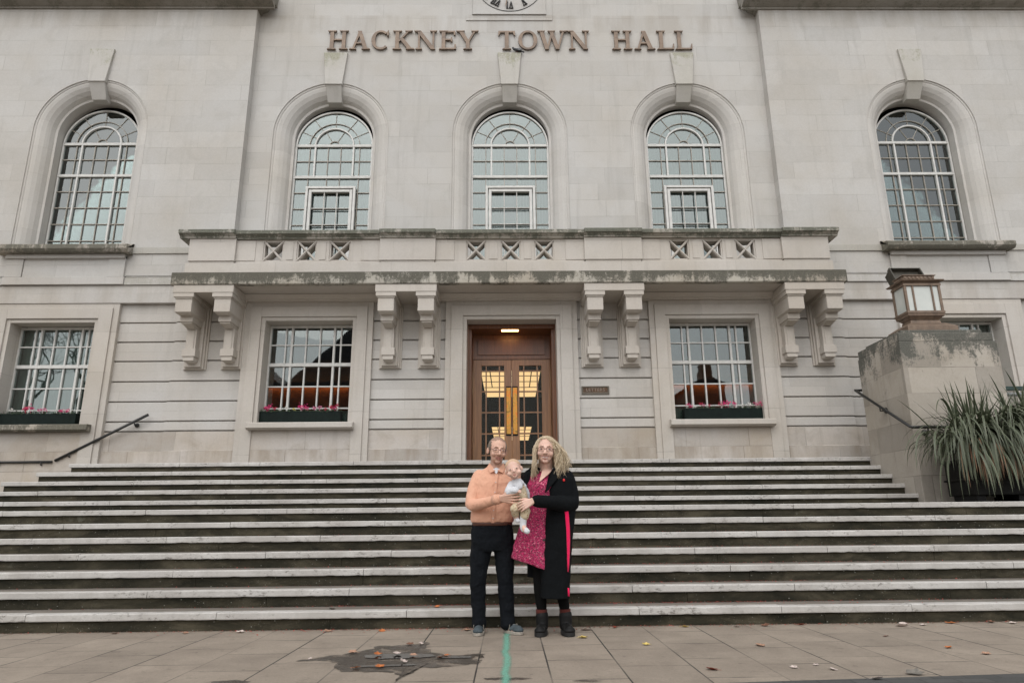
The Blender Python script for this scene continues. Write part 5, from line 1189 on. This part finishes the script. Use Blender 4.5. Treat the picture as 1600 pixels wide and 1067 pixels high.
for seg_ in (sp_, [(.395, .438, .002), (.36, .440, .006), (.325, .439, .004)]):
    vs = []; 
    for z, x, w in seg_:
        for q in (-1, 0, 1): vs.append((x+q*w/2, coat_y(x+q*w/2, z)-.012, z))
    m.add(vs, [(i*3+j, i*3+j+1, i*3+j+4, i*3+j+3) for i in range(len(seg_)-1) for j in (0, 1)])
o = m.build('pink_side_stripe', M_hotpink, wo, smooth=True); q = o.modifiers.new('t', 'SOLIDIFY'); q.thickness = .014; q.offset = 0
m = MB()   # lapels and collar
m.add([(.285, 6.285, 1.24), (.245, 6.268, 1.20), (.285, 6.290, 1.36), (.345, 6.330, 1.452), (.405, 6.315, 1.40), (.355, 6.268, 1.325)], [(0, 1, 2, 3, 4, 5)])
m.add([(.150, 6.42, 1.28), (.215, 6.345, 1.43), (.155, 6.41, 1.465), (.085, 6.44, 1.41)], [(0, 1, 2, 3)])
m.add([(.345, 6.330, 1.452), (.405, 6.315, 1.40), (.445, 6.40, 1.43), (.36, 6.46, 1.48)], [(0, 1, 2, 3)])
o = m.build('lapel', M_black, wo); q = o.modifiers.new('t', 'SOLIDIFY'); q.thickness = .012; q.offset = 0
for z in (.93, .80):
    b = MB(); b.tube([(.232, coat_y(.235, z)-.016, z), (.232, coat_y(.235, z)+.01, z)], .011, 12); b.build('button', simple('black_horn_button', (.02, .02, .02), .3, .1, 10), wo)
b = MB(); b.ell((.422, coat_y(.42, 1.32)-.014, 1.318), (.010, .005, .013)); b.build('red_pin_badge', simple('red_enamel', (.65, .02, .02), .35, .1, 30), wo, smooth=True)
b = MB(); b.tube([(.146, 6.105, 1.132), (.130, 6.094, 1.130)], [.033, .032], 16); b.build('cuff_band', M_black, wo, smooth=True)
# hair: cap plus long wavy locks
ctr = Vector((0, .018, .036)); capr = (.0815, .0995, .0950)
hm = hair_shell(lambda c: c.y > -.010-.55*max(0, c.z-.055)-(.05 if abs(c.x) > .058 else 0) and c.z > -.10, capr, ctr, HW, jit=.0)
o = hm.build('hair', M_blonde, wo, smooth=True, weld=True); q = o.modifiers.new('t', 'SOLIDIFY'); q.thickness = .012; q.offset = -1
rh = random.Random(5); m = MB()
part = HW @ Vector((-.018, -.055, .118))
def lock(a0, tgt, n, r0, amp, ph, wl=.105):
    pts = []; rr = []
    P0 = HW @ Vector(a0); P1 = Vector(tgt[0]); P2 = Vector(tgt[1]); tot = (P1-P0).length+(P2-P1).length
    for i in range(n+1):
        f = i/n; p = P0*(1-f)**2+P1*2*f*(1-f)+P2*f*f; k = f**1.2
        w_ = 2*math.pi*f*tot/wl+ph
        p = p+Vector((math.sin(w_)*amp*k, math.cos(w_*.9+1)*amp*.7*k, 0)); pts.append(p); rr.append(r0*(.8+.3*math.sin(min(1, f*1.1)*math.pi))*(1 if f < .75 else 1-(f-.75)*3.6))
    m.tube(pts, rr, 5)
for k in range(150):     # viewer's right: thick fall over the shoulder
    u = rh.random(); g = int(u*6)
    a0 = (rh.uniform(.0, .078), rh.uniform(-.06, .085), rh.uniform(.045, .115)-.03*(k % 3 == 0))
    r_ = math.hypot(a0[0]/.083, (a0[1]-.018)/.101); a0 = (a0[0], a0[1], .036+.0965*math.sqrt(max(.02, 1-min(1, r_)**2)))
    x1 = .368+u*.075+rh.gauss(0, .008); xe = .362+u*.140+rh.gauss(0, .010); ze = 1.335+(g % 3)*.035+rh.gauss(0, .015)+(.04 if u > .7 else 0)
    lock(a0, ((x1, 6.33+rh.uniform(-.06, .10), 1.61), (xe, 6.275+rh.uniform(-.01, .08)+u*.04, ze)), 24, rh.uniform(.0032, .0062), .015, g*1.1+rh.gauss(0, .35))
for k in range(95):     # viewer's left
    u = rh.random(); g = int(u*4)
    a0 = (rh.uniform(-.080, .0), rh.uniform(-.055, .075), 0); r_ = math.hypot(a0[0]/.083, (a0[1]-.018)/.101); a0 = (a0[0], a0[1], .036+.0965*math.sqrt(max(.02, 1-min(1, r_)**2)))
    lock(a0, ((.150-u*.012, 6.34+rh.uniform(-.05, .09), 1.60), (.158+(u-.5)*.05+rh.gauss(0, .006), 6.285+rh.uniform(-.01, .09), 1.345+(g % 2)*.04+rh.gauss(0, .02))), 22, rh.uniform(.003, .0056), .010, g*1.3+rh.gauss(0, .35))
for k in range(40):     # back
    lock((rh.uniform(-.06, .06), .10, .04), ((.27+rh.uniform(-.1, .12), 6.47, 1.55), (.27+rh.uniform(-.11, .15), 6.50, 1.36+rh.random()*.04)), 16, .007, .01, rh.uniform(0, 6))
m.build('hair_locks', M_blonde, wo, smooth=True)
m = MB(); m.limb([(.345, 6.40, 1.635), (.385, 6.385, 1.53), (.405, 6.385, 1.43)], [.045, .055, .042]); m.limb([(.33, 6.38, 1.64), (.352, 6.34, 1.56), (.37, 6.34, 1.48)], [.022, .026, .024]); m.limb([(.180, 6.39, 1.63), (.168, 6.385, 1.53), (.160, 6.375, 1.44)], [.030, .028, .020])
o = m.build('hair_under_layer', M_blonde, wo, smooth=True, remesh=.006, smit=2); displace(o, .02, .03)
# tights, socks, boots
m = MB()
m.limb([(.215, 6.45, .75), (.195, 6.44, .5), (.198, 6.45, .36), (.208, 6.46, .215)], [.080, .062, .058, .046]); m.limb([(.37, 6.46, .75), (.375, 6.45, .5), (.39, 6.455, .36), (.412, 6.465, .215)], [.080, .062, .058, .046])
m.build('tights', M_tights, wo, smooth=True, remesh=.007, smit=2)
for x in (.207, .416): sk = MB(); sk.tube([(x, 6.460, .150), (x, 6.459, .205)], [.050, .0515], 18); sk.build('sock', M_sock, wo, smooth=True)
shoe(wo, (.222, 6.520, 0), (.176, 6.262, 0), .108, .075, M_boot, M_sole, .036, boot=.048)
shoe(wo, (.412, 6.522, 0), (.443, 6.255, 0), .112, .075, M_boot, M_sole, .036, boot=.048)
# ---------------------------------------------------------------- baby
ba = empty('person', (.01, 6.2, 1.1), 'baby in a patterned romper and white socks held between the couple', 'person', None)
HB = hmat((-.034, 6.160, 1.408), .79, R(-2), R(4), R(-13), 1.20)
m = MB(); head_shape(m, HB, baby=True); m.ell((-.042, 6.185, 1.435), (.066, .074, .060))
m.limb([(-.03, 6.20, 1.36), (-.01, 6.21, 1.29)], [.030, .035]); m.loft([(.03, 6.22, 1.07, .055, .05), (.02, 6.22, 1.16, .062, .052), (.0, 6.215, 1.25, .058, .048), (-.01, 6.21, 1.30, .040, .035)])
m.limb([(-.060, 6.20, 1.275), (-.085, 6.15, 1.205), (-.010, 6.105, 1.215)], [.025, .022, .017])
hand(m, (-.008, 6.103, 1.217), (1, .05, .15), (0, -.6, .8), (0, -1, .3), .062, (.7, .8, .7), 1.25)
m.limb([(.050, 6.22, 1.27), (.085, 6.27, 1.20), (.09, 6.29, 1.12)], [.024, .021, .017]); hand(m, (.09, 6.29, 1.115), (.1, .1, -1), (1, 0, 0), (0, -1, 0), .062, (.5, .6, .5), 1.25)
m.limb([(.035, 6.20, 1.09), (.062, 6.13, 1.045), (.045, 6.14, .93), (.060, 6.10, .885)], [.040, .034, .024, .020]); m.limb([(-.0, 6.19, 1.09), (-.025, 6.13, 1.06), (-.01, 6.17, .99)], [.038, .032, .024])
m.build('body', M_skinB, ba, smooth=True, remesh=.0032, smit=2)
face_parts(HB, ba, baby=True, glasses=False)
hm = hair_shell(lambda c: c.z > .035+.5*max(0,-c.y) and c.y > -.05, (.0765, .0945, .0905), Vector((0, .018, .030)), HB, jit=.002); o = hm.build('hair', simple('fine_baby_hair', (.56, .38, .255), .6, .10, 120), ba, smooth=True, weld=True)
m = MB(); m.loft([(.035, 6.215, 1.045, .062, .060), (.030, 6.215, 1.10, .070, .064), (.022, 6.212, 1.18, .070, .060), (.008, 6.208, 1.25, .066, .055), (-.004, 6.206, 1.295, .050, .042)], 24)
m.limb([(.04, 6.19, 1.09), (.066, 6.125, 1.050), (.060, 6.125, 1.005)], [.052, .045, .036]); m.limb([(-.0, 6.18, 1.09), (-.028, 6.12, 1.065), (-.022, 6.15, 1.025)], [.048, .040, .034])
o = m.build('romper', M_romp, ba, smooth=True, remesh=.005, smit=2); displace(o, .012, .04)
m = MB(); m.limb([(-.050, 6.19, 1.275), (-.078, 6.145, 1.215), (-.02, 6.112, 1.225)], [.038, .040, .032]); m.limb([(.045, 6.22, 1.265), (.082, 6.265, 1.20), (.088, 6.285, 1.14)], [.034, .030, .025])
o = m.build('sleeves', M_whitec, ba, smooth=True, remesh=.0045, smit=2); displace(o, .010, .03)
m = MB(); m.loft([(.004, 6.196, 1.262, .060, .058, .3), (.0, 6.195, 1.285, .058, .055, .3), (-.006, 6.192, 1.310, .046, .046, .25), (-.010, 6.19, 1.325, .038, .040, .2)], 24); m.ell((.012, 6.142, 1.262), (.034, .012, .030))
m.build('bib_collar', M_whitec, ba, smooth=True)
m = MB(); m.limb([(.052, 6.132, 1.005), (.044, 6.14, .945), (.046, 6.135, .905)], [.032, .030, .029]); m.limb([(.050, 6.14, .897), (.080, 6.080, .876)], [.029, .023])
m.build('sock', M_whitec, ba, smooth=True, remesh=.004, smit=2)
m = MB(); m.limb([(-.022, 6.15, 1.03), (-.010, 6.18, .985), (.0, 6.14, .965)], [.026, .024, .02]); m.build('sock', M_whitec, ba, smooth=True, remesh=.004, smit=2)
# ================================================================ litter, puddle, paint, pigeon
t = NT('wet_paving'); v = t.tc.outputs['Object']; n = t.noise(v, 70, 5, .75); b = t.noise(v, 3, 5, .6)
t.base(t.mix(n, (.045, .038, .031), (.085, .070, .057)), t.ramp(b, [(.40, .55), (.60, .25)])); t.bump(n, .25, .003); M_wet = t.m
tr = t.n.new('ShaderNodeBsdfTransparent'); mx = t.n.new('ShaderNodeMixShader'); cv_ = t.ramp(t.math('ADD', t.math('MULTIPLY', t.noise(v, 5.5, 5, .7, .5), .7), t.math('MULTIPLY', t.noise(v, 40, 4, .8), .3)), [(.40, .12), (.54, .86)])
t.link(cv_, mx.inputs[0]); t.link(tr.outputs[0], mx.inputs[1]); t.link(t.b.outputs[0], mx.inputs[2]); t.link(mx.outputs[0], t.out.inputs[0])
def blob(pts, name, z, mat, label, kind=None, rough=.02, seed=1, sub=5):
    r = random.Random(seed); out = []
    n = len(pts)
    for i in range(n):
        a, b = Vector(pts[i]), Vector(pts[(i+1) % n]); L = (b-a).length; nn = Vector((-(b-a).y, (b-a).x))
        for k in range(sub):
            f = k/sub; p = a.lerp(b, f)+nn.normalized()*(r.uniform(-1, 1)*rough*min(1, L*3)); out.append((p.x, p.y))
    m = MB().add([(x, y, z) for x, y in out], [tuple(range(len(out)))]); o = m.build(name, mat); return tag(o, label, name, kind=kind)
pud = [(-1.62, 5.35), (-1.50, 5.36), (-1.30, 5.28), (-1.26, 5.05), (-1.20, 4.96), (-1.04, 4.94), (-.82, 4.93), (-.80, 4.66), (-.72, 4.88), (-.70, 5.06), (-.50, 5.08), (-.30, 5.15), (-.28, 5.30), (-.26, 5.52), (-.31, 5.55), (-.42, 5.50), (-.60, 5.52), (-.72, 5.80), (-.76, 6.10), (-.88, 5.96), (-1.12, 5.94), (-1.24, 5.66), (-1.42, 5.52)]
blob(pud, 'puddle', .004, M_wet, 'dark wet patch with shallow puddle water on the paving left of the couple', 'structure', .035, 4)
t = NT('puddle_water'); t.base((.012, .011, .010), .04); M_water = t.m
blob([(-1.16, 5.52), (-1.0, 5.55), (-.80, 5.56), (-.66, 5.52), (-.62, 5.44), (-.76, 5.38), (-1.0, 5.37), (-1.14, 5.42)], 'puddle_water', .008, M_water, 'still puddle water lying in the wet patch', 'structure', .012, 5)
blob([(-1.12, 5.12), (-.9, 5.15), (-.72, 5.16), (-.74, 5.12), (-.95, 5.09), (-1.1, 5.085)], 'puddle_water', .008, M_water, 'thin streak of puddle water nearest the camera', 'structure', .006, 6)
blob([(-.60, 5.46), (-.45, 5.42), (-.36, 5.42), (-.36, 5.37), (-.50, 5.36), (-.6, 5.39)], 'puddle_water', .008, M_water, 'small pool of puddle water nearest the man', 'structure', .008, 7)
blob([(-.25, 4.70), (-.17, 4.72), (.05, 4.70), (.07, 4.66), (-.1, 4.645), (-.22, 4.66)], 'damp_stain', .004, M_wet, 'small damp stain on the paving beside the turquoise line', 'structure', .02, 8)
blob([(.30, 4.60), (.36, 4.62), (.50, 4.60), (.44, 4.56)], 'damp_stain', .004, M_wet, 'small damp stain right of the turquoise line at the bottom edge', 'structure', .02, 9)
blob([(-1.95, 4.72), (-1.82, 4.75), (-1.70, 4.70), (-1.80, 4.62), (-1.93, 4.60)], 'damp_stain', .004, M_wet, 'damp stain on the paving at the lower left of the puddle', 'structure', .02, 10)
# sprayed turquoise line
t = NT('turquoise_spray_paint'); v = t.tc.outputs['Object']; P = t.sep(v); n = t.noise(v, 110, 5, .8); tr = t.n.new('ShaderNodeBsdfTransparent'); mx = t.n.new('ShaderNodeMixShader')
cx_ = t.math('ABSOLUTE', t.math('SUBTRACT', t.math('ADD', P[0], t.math('MULTIPLY', t.math('SUBTRACT', t.noise(t.mapping(v, (0, 2.2, 0)), 1., 2), .5), .09)), -.104))
cov = t.math('MULTIPLY', t.ramp(cx_, [(.010, 1.), (.038, 0.)]), t.ramp(n, [(.34, .30), (.58, .88)]))
t.base((.17, .44, .33), .85); t.link(cov, mx.inputs[0]); t.link(tr.outputs[0], mx.inputs[1]); t.link(t.b.outputs[0], mx.inputs[2]); t.link(mx.outputs[0], t.out.inputs[0])
tag(MB().add([(-.19, 3.6, .0045), (-.02, 3.6, .0045), (-.02, 6.72, .0045), (-.19, 6.72, .0045)], [(0, 1, 2, 3)]).build('painted_line', t.m), 'turquoise sprayed line running up the paving to the man\'s feet', 'painted line')
# fallen leaves, each its own thing
LC = {'orange': (.42, .13, .035), 'brown': (.16, .075, .045), 'pale': (.50, .42, .38), 'yellow': (.55, .42, .12), 'tan': (.36, .21, .14), 'grey': (.16, .145, .125), 'rust': (.26, .05, .025)}
M_lf = {k: simple('dry_leaf_'+k, c, .7, .25, 60) for k, c in LC.items()}
def leaf(x, y, z, s, col, label, seed):
    r = random.Random(seed); n = 15; az = r.uniform(0, 6.28); cup = r.uniform(.2, .8); tilt = r.uniform(-.35, .35)
    vs = [(0, 0, 0)]; 
    for k in range(n):
        a = 2*math.pi*k/n; q = s*(.62+.28*abs(math.cos(2.5*a))+r.uniform(-.08, .08)); X_, Y_ = q*math.cos(a)*.5, q*math.sin(a)*.36
        vs.append((X_, Y_, cup*(Y_**2+X_**2*.4)/s*2.2+r.uniform(0, .05)*s))
    M = Matrix.Rotation(az, 4, 'Z') @ Matrix.Rotation(tilt, 4, 'X')
    vs = [M @ Vector(p) for p in vs]; mz = min(p.z for p in vs)
    m = MB(); m.add([(p.x+x, p.y+y, p.z-mz+z) for p in vs], [(0, 1+k, 1+(k+1) % n) for k in range(n)])
    d = M @ Vector((s*.30, 0, 0)); e_ = M @ Vector((s*.62, s*.05, .01)); m.tube([(x+d.x, y+d.y, z+.006), (x+e_.x, y+e_.y, z+.004)], .0012, 4)
    o = m.build('fallen_leaf', M_lf[col], origin=(x, y, z)); q = o.modifiers.new('t', 'SOLIDIFY'); q.thickness = .0008
    return tag(o, label, 'leaf', 'fallen leaves on the paving')
Lf = [(-.965, 5.06, .010, .085, 'orange', 'orange leaf lying on the near streak of puddle water'),
 (-1.12, 5.05, .008, .07, 'orange', 'small orange leaf at the near left edge of the wet patch'),
 (-.576, 5.36, .010, .085, 'brown', 'dark brown curled leaf in the pool nearest the man'),
 (-.545, 5.45, .010, .05, 'orange', 'small orange leaf lying against the dark brown curled leaf'),
 (-1.273, 5.62, .006, .09, 'tan', 'tan curled leaf on the upper left edge of the wet patch'),
 (-.885, 5.97, .006, .085, 'brown', 'brown leaf at the far tip of the wet patch'),
 (-.80, 5.98, .006, .07, 'pale', 'pale scrap of leaf beside the far tip of the wet patch'),
 (-.83, 5.23, .010, .09, 'pale', 'white upturned leaf between the two streaks of puddle water'),
 (-1.06, 5.50, .012, .08, 'orange', 'orange leaf floating at the left end of the main puddle'),
 (-.92, 5.52, .012, .10, 'pale', 'long pale leaf floating in the middle of the main puddle'),
 (-.79, 5.46, .012, .07, 'tan', 'tan leaf floating at the right end of the main puddle'),
 (-1.54, 5.43, .002, .05, 'pale', 'small white leaf scrap left of the wet patch'),
 (.545, 6.20, .002, .10, 'yellow', 'flat yellow leaf just right of the woman\'s boots'),
 (1.006, 5.83, .002, .075, 'yellow', 'small yellow leaf on its own on the paving right of the couple'),
 (1.885, 5.74, .002, .12, 'tan', 'large pinkish tan upturned leaf on the right paving'),
 (1.253, 4.87, .002, .10, 'rust', 'flat rust coloured leaf low on the right paving'),
 (1.808, 4.90, .002, .07, 'pale', 'small white curled leaf with a dark edge beside the stone setts'),
 (1.99, 4.98, .002, .06, 'pale', 'tiny pale leaf behind the two white leaves by the setts'),
 (2.04, 4.83, .002, .08, 'pale', 'flat white leaf at the edge of the dark setts'),
 (2.48, 4.66, .008, .13, 'grey', 'large grey brown leaf lying on the dark setts'),
 (2.17, 4.52, .008, .09, 'pale', 'pale upright leaf on the setts at the bottom edge'),
 (3.25, 5.54, .002, .08, 'orange', 'bright orange leaf on the paving at the far right'),
 (3.36, 5.28, .002, .08, 'tan', 'tan leaf just in front of the bright orange leaf at the far right'),
 (3.07, 6.10, .002, .06, 'brown', 'small dark leaf alone on the right paving'),
 (3.50, 6.62, .002, .13, 'pale', 'large pale leaf near the steps on the right'),
 (3.60, 6.78, .002, .09, 'pale', 'pale leaf touching the back of the large pale leaf near the steps'),
 (3.73, 6.68, .002, .09, 'pale', 'pale leaf right of the large pale leaf near the steps'),
 (4.60, 6.72, .002, .09, 'pale', 'pale leaf near the foot of the steps at the far right'),
 (4.05, 6.78, .002, .11, 'orange', 'orange leaf at the foot of the steps on the right'),
 (4.45, 6.80, .002, .10, 'brown', 'upright brown leaf against the bottom step on the right'),
 (2.65, 6.80, .002, .09, 'rust', 'rust leaf against the bottom step right of centre'),
 (2.30, 6.76, .002, .10, 'brown', 'dark brown leaf at the foot of the steps right of centre'),
 (2.02, 6.72, .002, .07, 'pale', 'pale scrap at the foot of the steps right of centre'),
 (1.55, 6.75, .002, .09, 'yellow', 'yellowish leaf at the foot of the steps right of the couple'),
 (.62, 6.62, .002, .12, 'pale', 'pale folded leaf beside the woman\'s right boot against the step'),
 (.90, 6.76, .002, .08, 'rust', 'rust leaf against the bottom step right of the woman'),
 (-.47, 6.70, .002, .09, 'tan', 'tan leaf against the bottom step left of the man'),
 (-1.25, 6.72, .002, .08, 'orange', 'orange leaf against the bottom step left of the couple'),
 (-1.75, 6.74, .002, .10, 'tan', 'tan leaf at the foot of the steps left of the puddle'),
 (-2.55, 6.74, .002, .10, 'pale', 'pale curled leaf at the foot of the left steps'),
 (-3.05, 6.75, .002, .09, 'tan', 'tan leaf at the foot of the steps at the left'),
 (-3.70, 6.76, .002, .07, 'brown', 'brown leaf at the foot of the steps far left'),
 (-4.80, 6.74, .002, .12, 'tan', 'large tan leaf at the foot of the steps by the left edge'),
 (.30, 4.40, .002, .09, 'pale', 'pale leaf at the bottom edge right of the turquoise line'),
 (-1.78, 6.98, RS+.001, .09, 'grey', 'grey leaf lying on the edge of the lowest step'),
 (-.78, 7.05, RS+.001, .08, 'orange', 'orange leaf lying on the lowest tread left of the man')]
for i, (x, y, z, s, c, l) in enumerate(Lf): leaf(x, y, z, s, c, l, 100+i)
# red confetti petals and leaf dust that nobody could count
def litter(name, label, n, area, mat, smin, smax, seed):
    r = random.Random(seed); m = MB()
    for k in range(n):
        x, y, z = area(r); a = Vector((r.gauss(0, 1), r.gauss(0, 1), r.gauss(0, .25))).normalized(); b = Vector((-a.y, a.x, r.uniform(-.3, .3))).normalized(); s = r.uniform(smin, smax)
        c = Vector((x, y, z+s*.5)); m.add([c-a*s, c+b*s*.6, c+a*s, c-b*s*.6], [(0, 1, 2, 3)])
    return tag(m.build(name, mat, fix=False), label, name.replace('_', ' '), kind='stuff')
def on_steps(r):
    k = r.choice((0, 0, 1, 1, 1, 2, 2, 3, 3, 4, 5)); x = r.gauss(.9, 2.0) if k else r.choice((r.gauss(.9, 1.3), r.gauss(-1.2, .8), r.uniform(-5, 5)))
    y = sy(k+1)+.032-abs(r.gauss(0, .035 if k else .05)) if r.random() < .8 else sy(k+1)-r.uniform(0, .3)
    return x, y, k*RS+.001
litter('confetti_petals', 'red and pink confetti scattered along the steps', 4200, on_steps, simple('red_confetti', (.36, .055, .04), .7, .4, 40), .0045, .010, 21)
litter('leaf_crumbs', 'brown leaf crumbs gathered along the foot of the steps', 1100, lambda r: (r.uniform(-7, 7), 6.86-abs(r.gauss(0, .04)), .001), simple('leaf_crumb', (.16, .085, .05), .8, .5, 40), .004, .012, 22)
litter('scattered_crumbs', 'small pale and brown specks scattered on steps and paving', 500, lambda r: ((r.uniform(-6, 7), r.uniform(4.2, 6.8), .001) if r.random() < .35 else (r.gauss(1, 3), sy(1+r.randrange(7))+r.uniform(.03, .3), 0)) if False else (r.uniform(-6, 7), 6.8-abs(r.gauss(0, .8)), .001), simple('grit_speck', (.30, .26, .21), .8, .5, 40), .002, .006, 23)
# pigeon on the middle keystone
pg = empty('pigeon', (.27, 12.93, 11.05), 'dark pigeon perched on the right corner of the middle keystone', 'bird')
pm = simple('pigeon_plumage', (.022, .024, .028), .6, .5, 25)
m = MB(); m.limb([(.10, 12.93, 11.16), (.19, 12.93, 11.13), (.30, 12.93, 11.10), (.36, 12.93, 11.08)], [.045, .072, .055, .030]); m.limb([(.10, 12.93, 11.16), (.055, 12.92, 11.21)], [.042, .034]); m.limb([(.03, 12.91, 11.21), (.005, 12.905, 11.205)], [.012, .005])
m.build('body', pm, pg, smooth=True, remesh=.006, smit=2)
m = MB(); m.hexa([(.32, 12.90, 11.065), (.47, 12.89, 11.02), (.47, 12.96, 11.02), (.32, 12.96, 11.065)], [(.32, 12.90, 11.095), (.47, 12.89, 11.032), (.47, 12.96, 11.032), (.32, 12.96, 11.095)]); m.build('tail', pm, pg)
m = MB()
for y_ in (12.868, 12.99): m.ell((.26, y_, 11.115), (.13, .014, .045), Matrix.Rotation(R(14), 3, 'Y'))
m.build('wing', simple('pigeon_wing', (.10, .105, .11), .6, .9, 20), pg, smooth=True)
for x in (.19, .22): MB().tube([(x, 12.92, 11.09), (x, 12.92, 11.037)], .006, 6).build('leg', simple('pigeon_leg', (.25, .06, .05), .6, .1, 20), pg)
pg.scale = (.60, .60, .60); pg.location = (.21, 12.945, 11.046)
# ---------------------------------------------------------------- across the square, seen only as reflections in the glass
M_brk = stone('brown_brick', (.11, .06, .045), (.08, .05, .04), .23, .075, 0, joint=.6, blockvar=.15, stain=.2, streak=.1); M_tile = simple('slate_roof', (.045, .045, .05), .7, .3, 4)
def terrace(x, y, w, h, gable, label):
    e = empty('brick_house', (x, y, 0), label, 'building', None); MB().box(x-w/2, x+w/2, y-9, y, 0, h).build('wall', M_brk, e)
    MB().prism_y([(x-w/2-.3, h), (x+w/2+.3, h), (x, h+gable)], y-9.2, y+.2).build('roof', M_tile, e)
    for i in (-1, 1):
        for z in (1.5, 4.8): MB().box(x+i*w*.22-.5, x+i*w*.22+.5, y-.02, y+.03, z, z+1.8).build('window', M_white, e)
terrace(-10.8, -24, 11.4, 11, 5.5, 'brown brick gabled house across the square behind the camera')
terrace(-22.2, -24.5, 11, 10.6, 4.5, 'second gabled brick house across the square further left')
terrace(15.1, -24, 2.4, 10.9, .6, 'narrow dark brick tower across the square')
MB().box(14.75, 15.45, -25.5, -24.3, 10.8, 12.6).build('chimney', M_brk, [o for o in bpy.data.objects if o.name.startswith('brick_house')][-1])
terrace(22, -26, 12, 7.5, 2.4, 'low brick house across the square on the right')
def bare_tree(x, y, h, label, seed):
    r = random.Random(seed); e = empty('bare_tree', (x, y, 0), label, 'tree'); m = MB(); tr_ = MB()
    tr_.tube([(x, y, 0), (x+.1, y, h*.3)], [.28, .2], 8); tr_.build('trunk', simple('bark', (.06, .05, .04), .9, .3, 8), e)
    def br(p, d, L, rad, dep):
        q = p+d*L; mid = (p+q)/2+Vector((r.gauss(0, 1), r.gauss(0, 1), r.gauss(0, 1)))*L*.08; m.tube([p, mid, q], [rad, rad*.8, rad*.55], 5 if dep < 3 else 3, cap=False)
        if dep < 6:
            for k in range(3 if dep < 2 else r.choice((2, 3))):
                br(q, (d+Vector((r.gauss(0, .55), r.gauss(0, .55), r.gauss(.12, .35)))).normalized(), L*r.uniform(.62, .8), rad*.58, dep+1)
    br(Vector((x+.1, y, h*.3)), Vector((0, 0, 1)), h*.22, .2, 0); m.build('branches', simple('twig_bark', (.05, .042, .035), .9, .3, 8), e, fix=False)
bare_tree(-20, -5, 11, 'bare winter tree standing left of the square', 3)
bare_tree(-25.5, -9, 12, 'second bare winter tree further left across the square', 4)
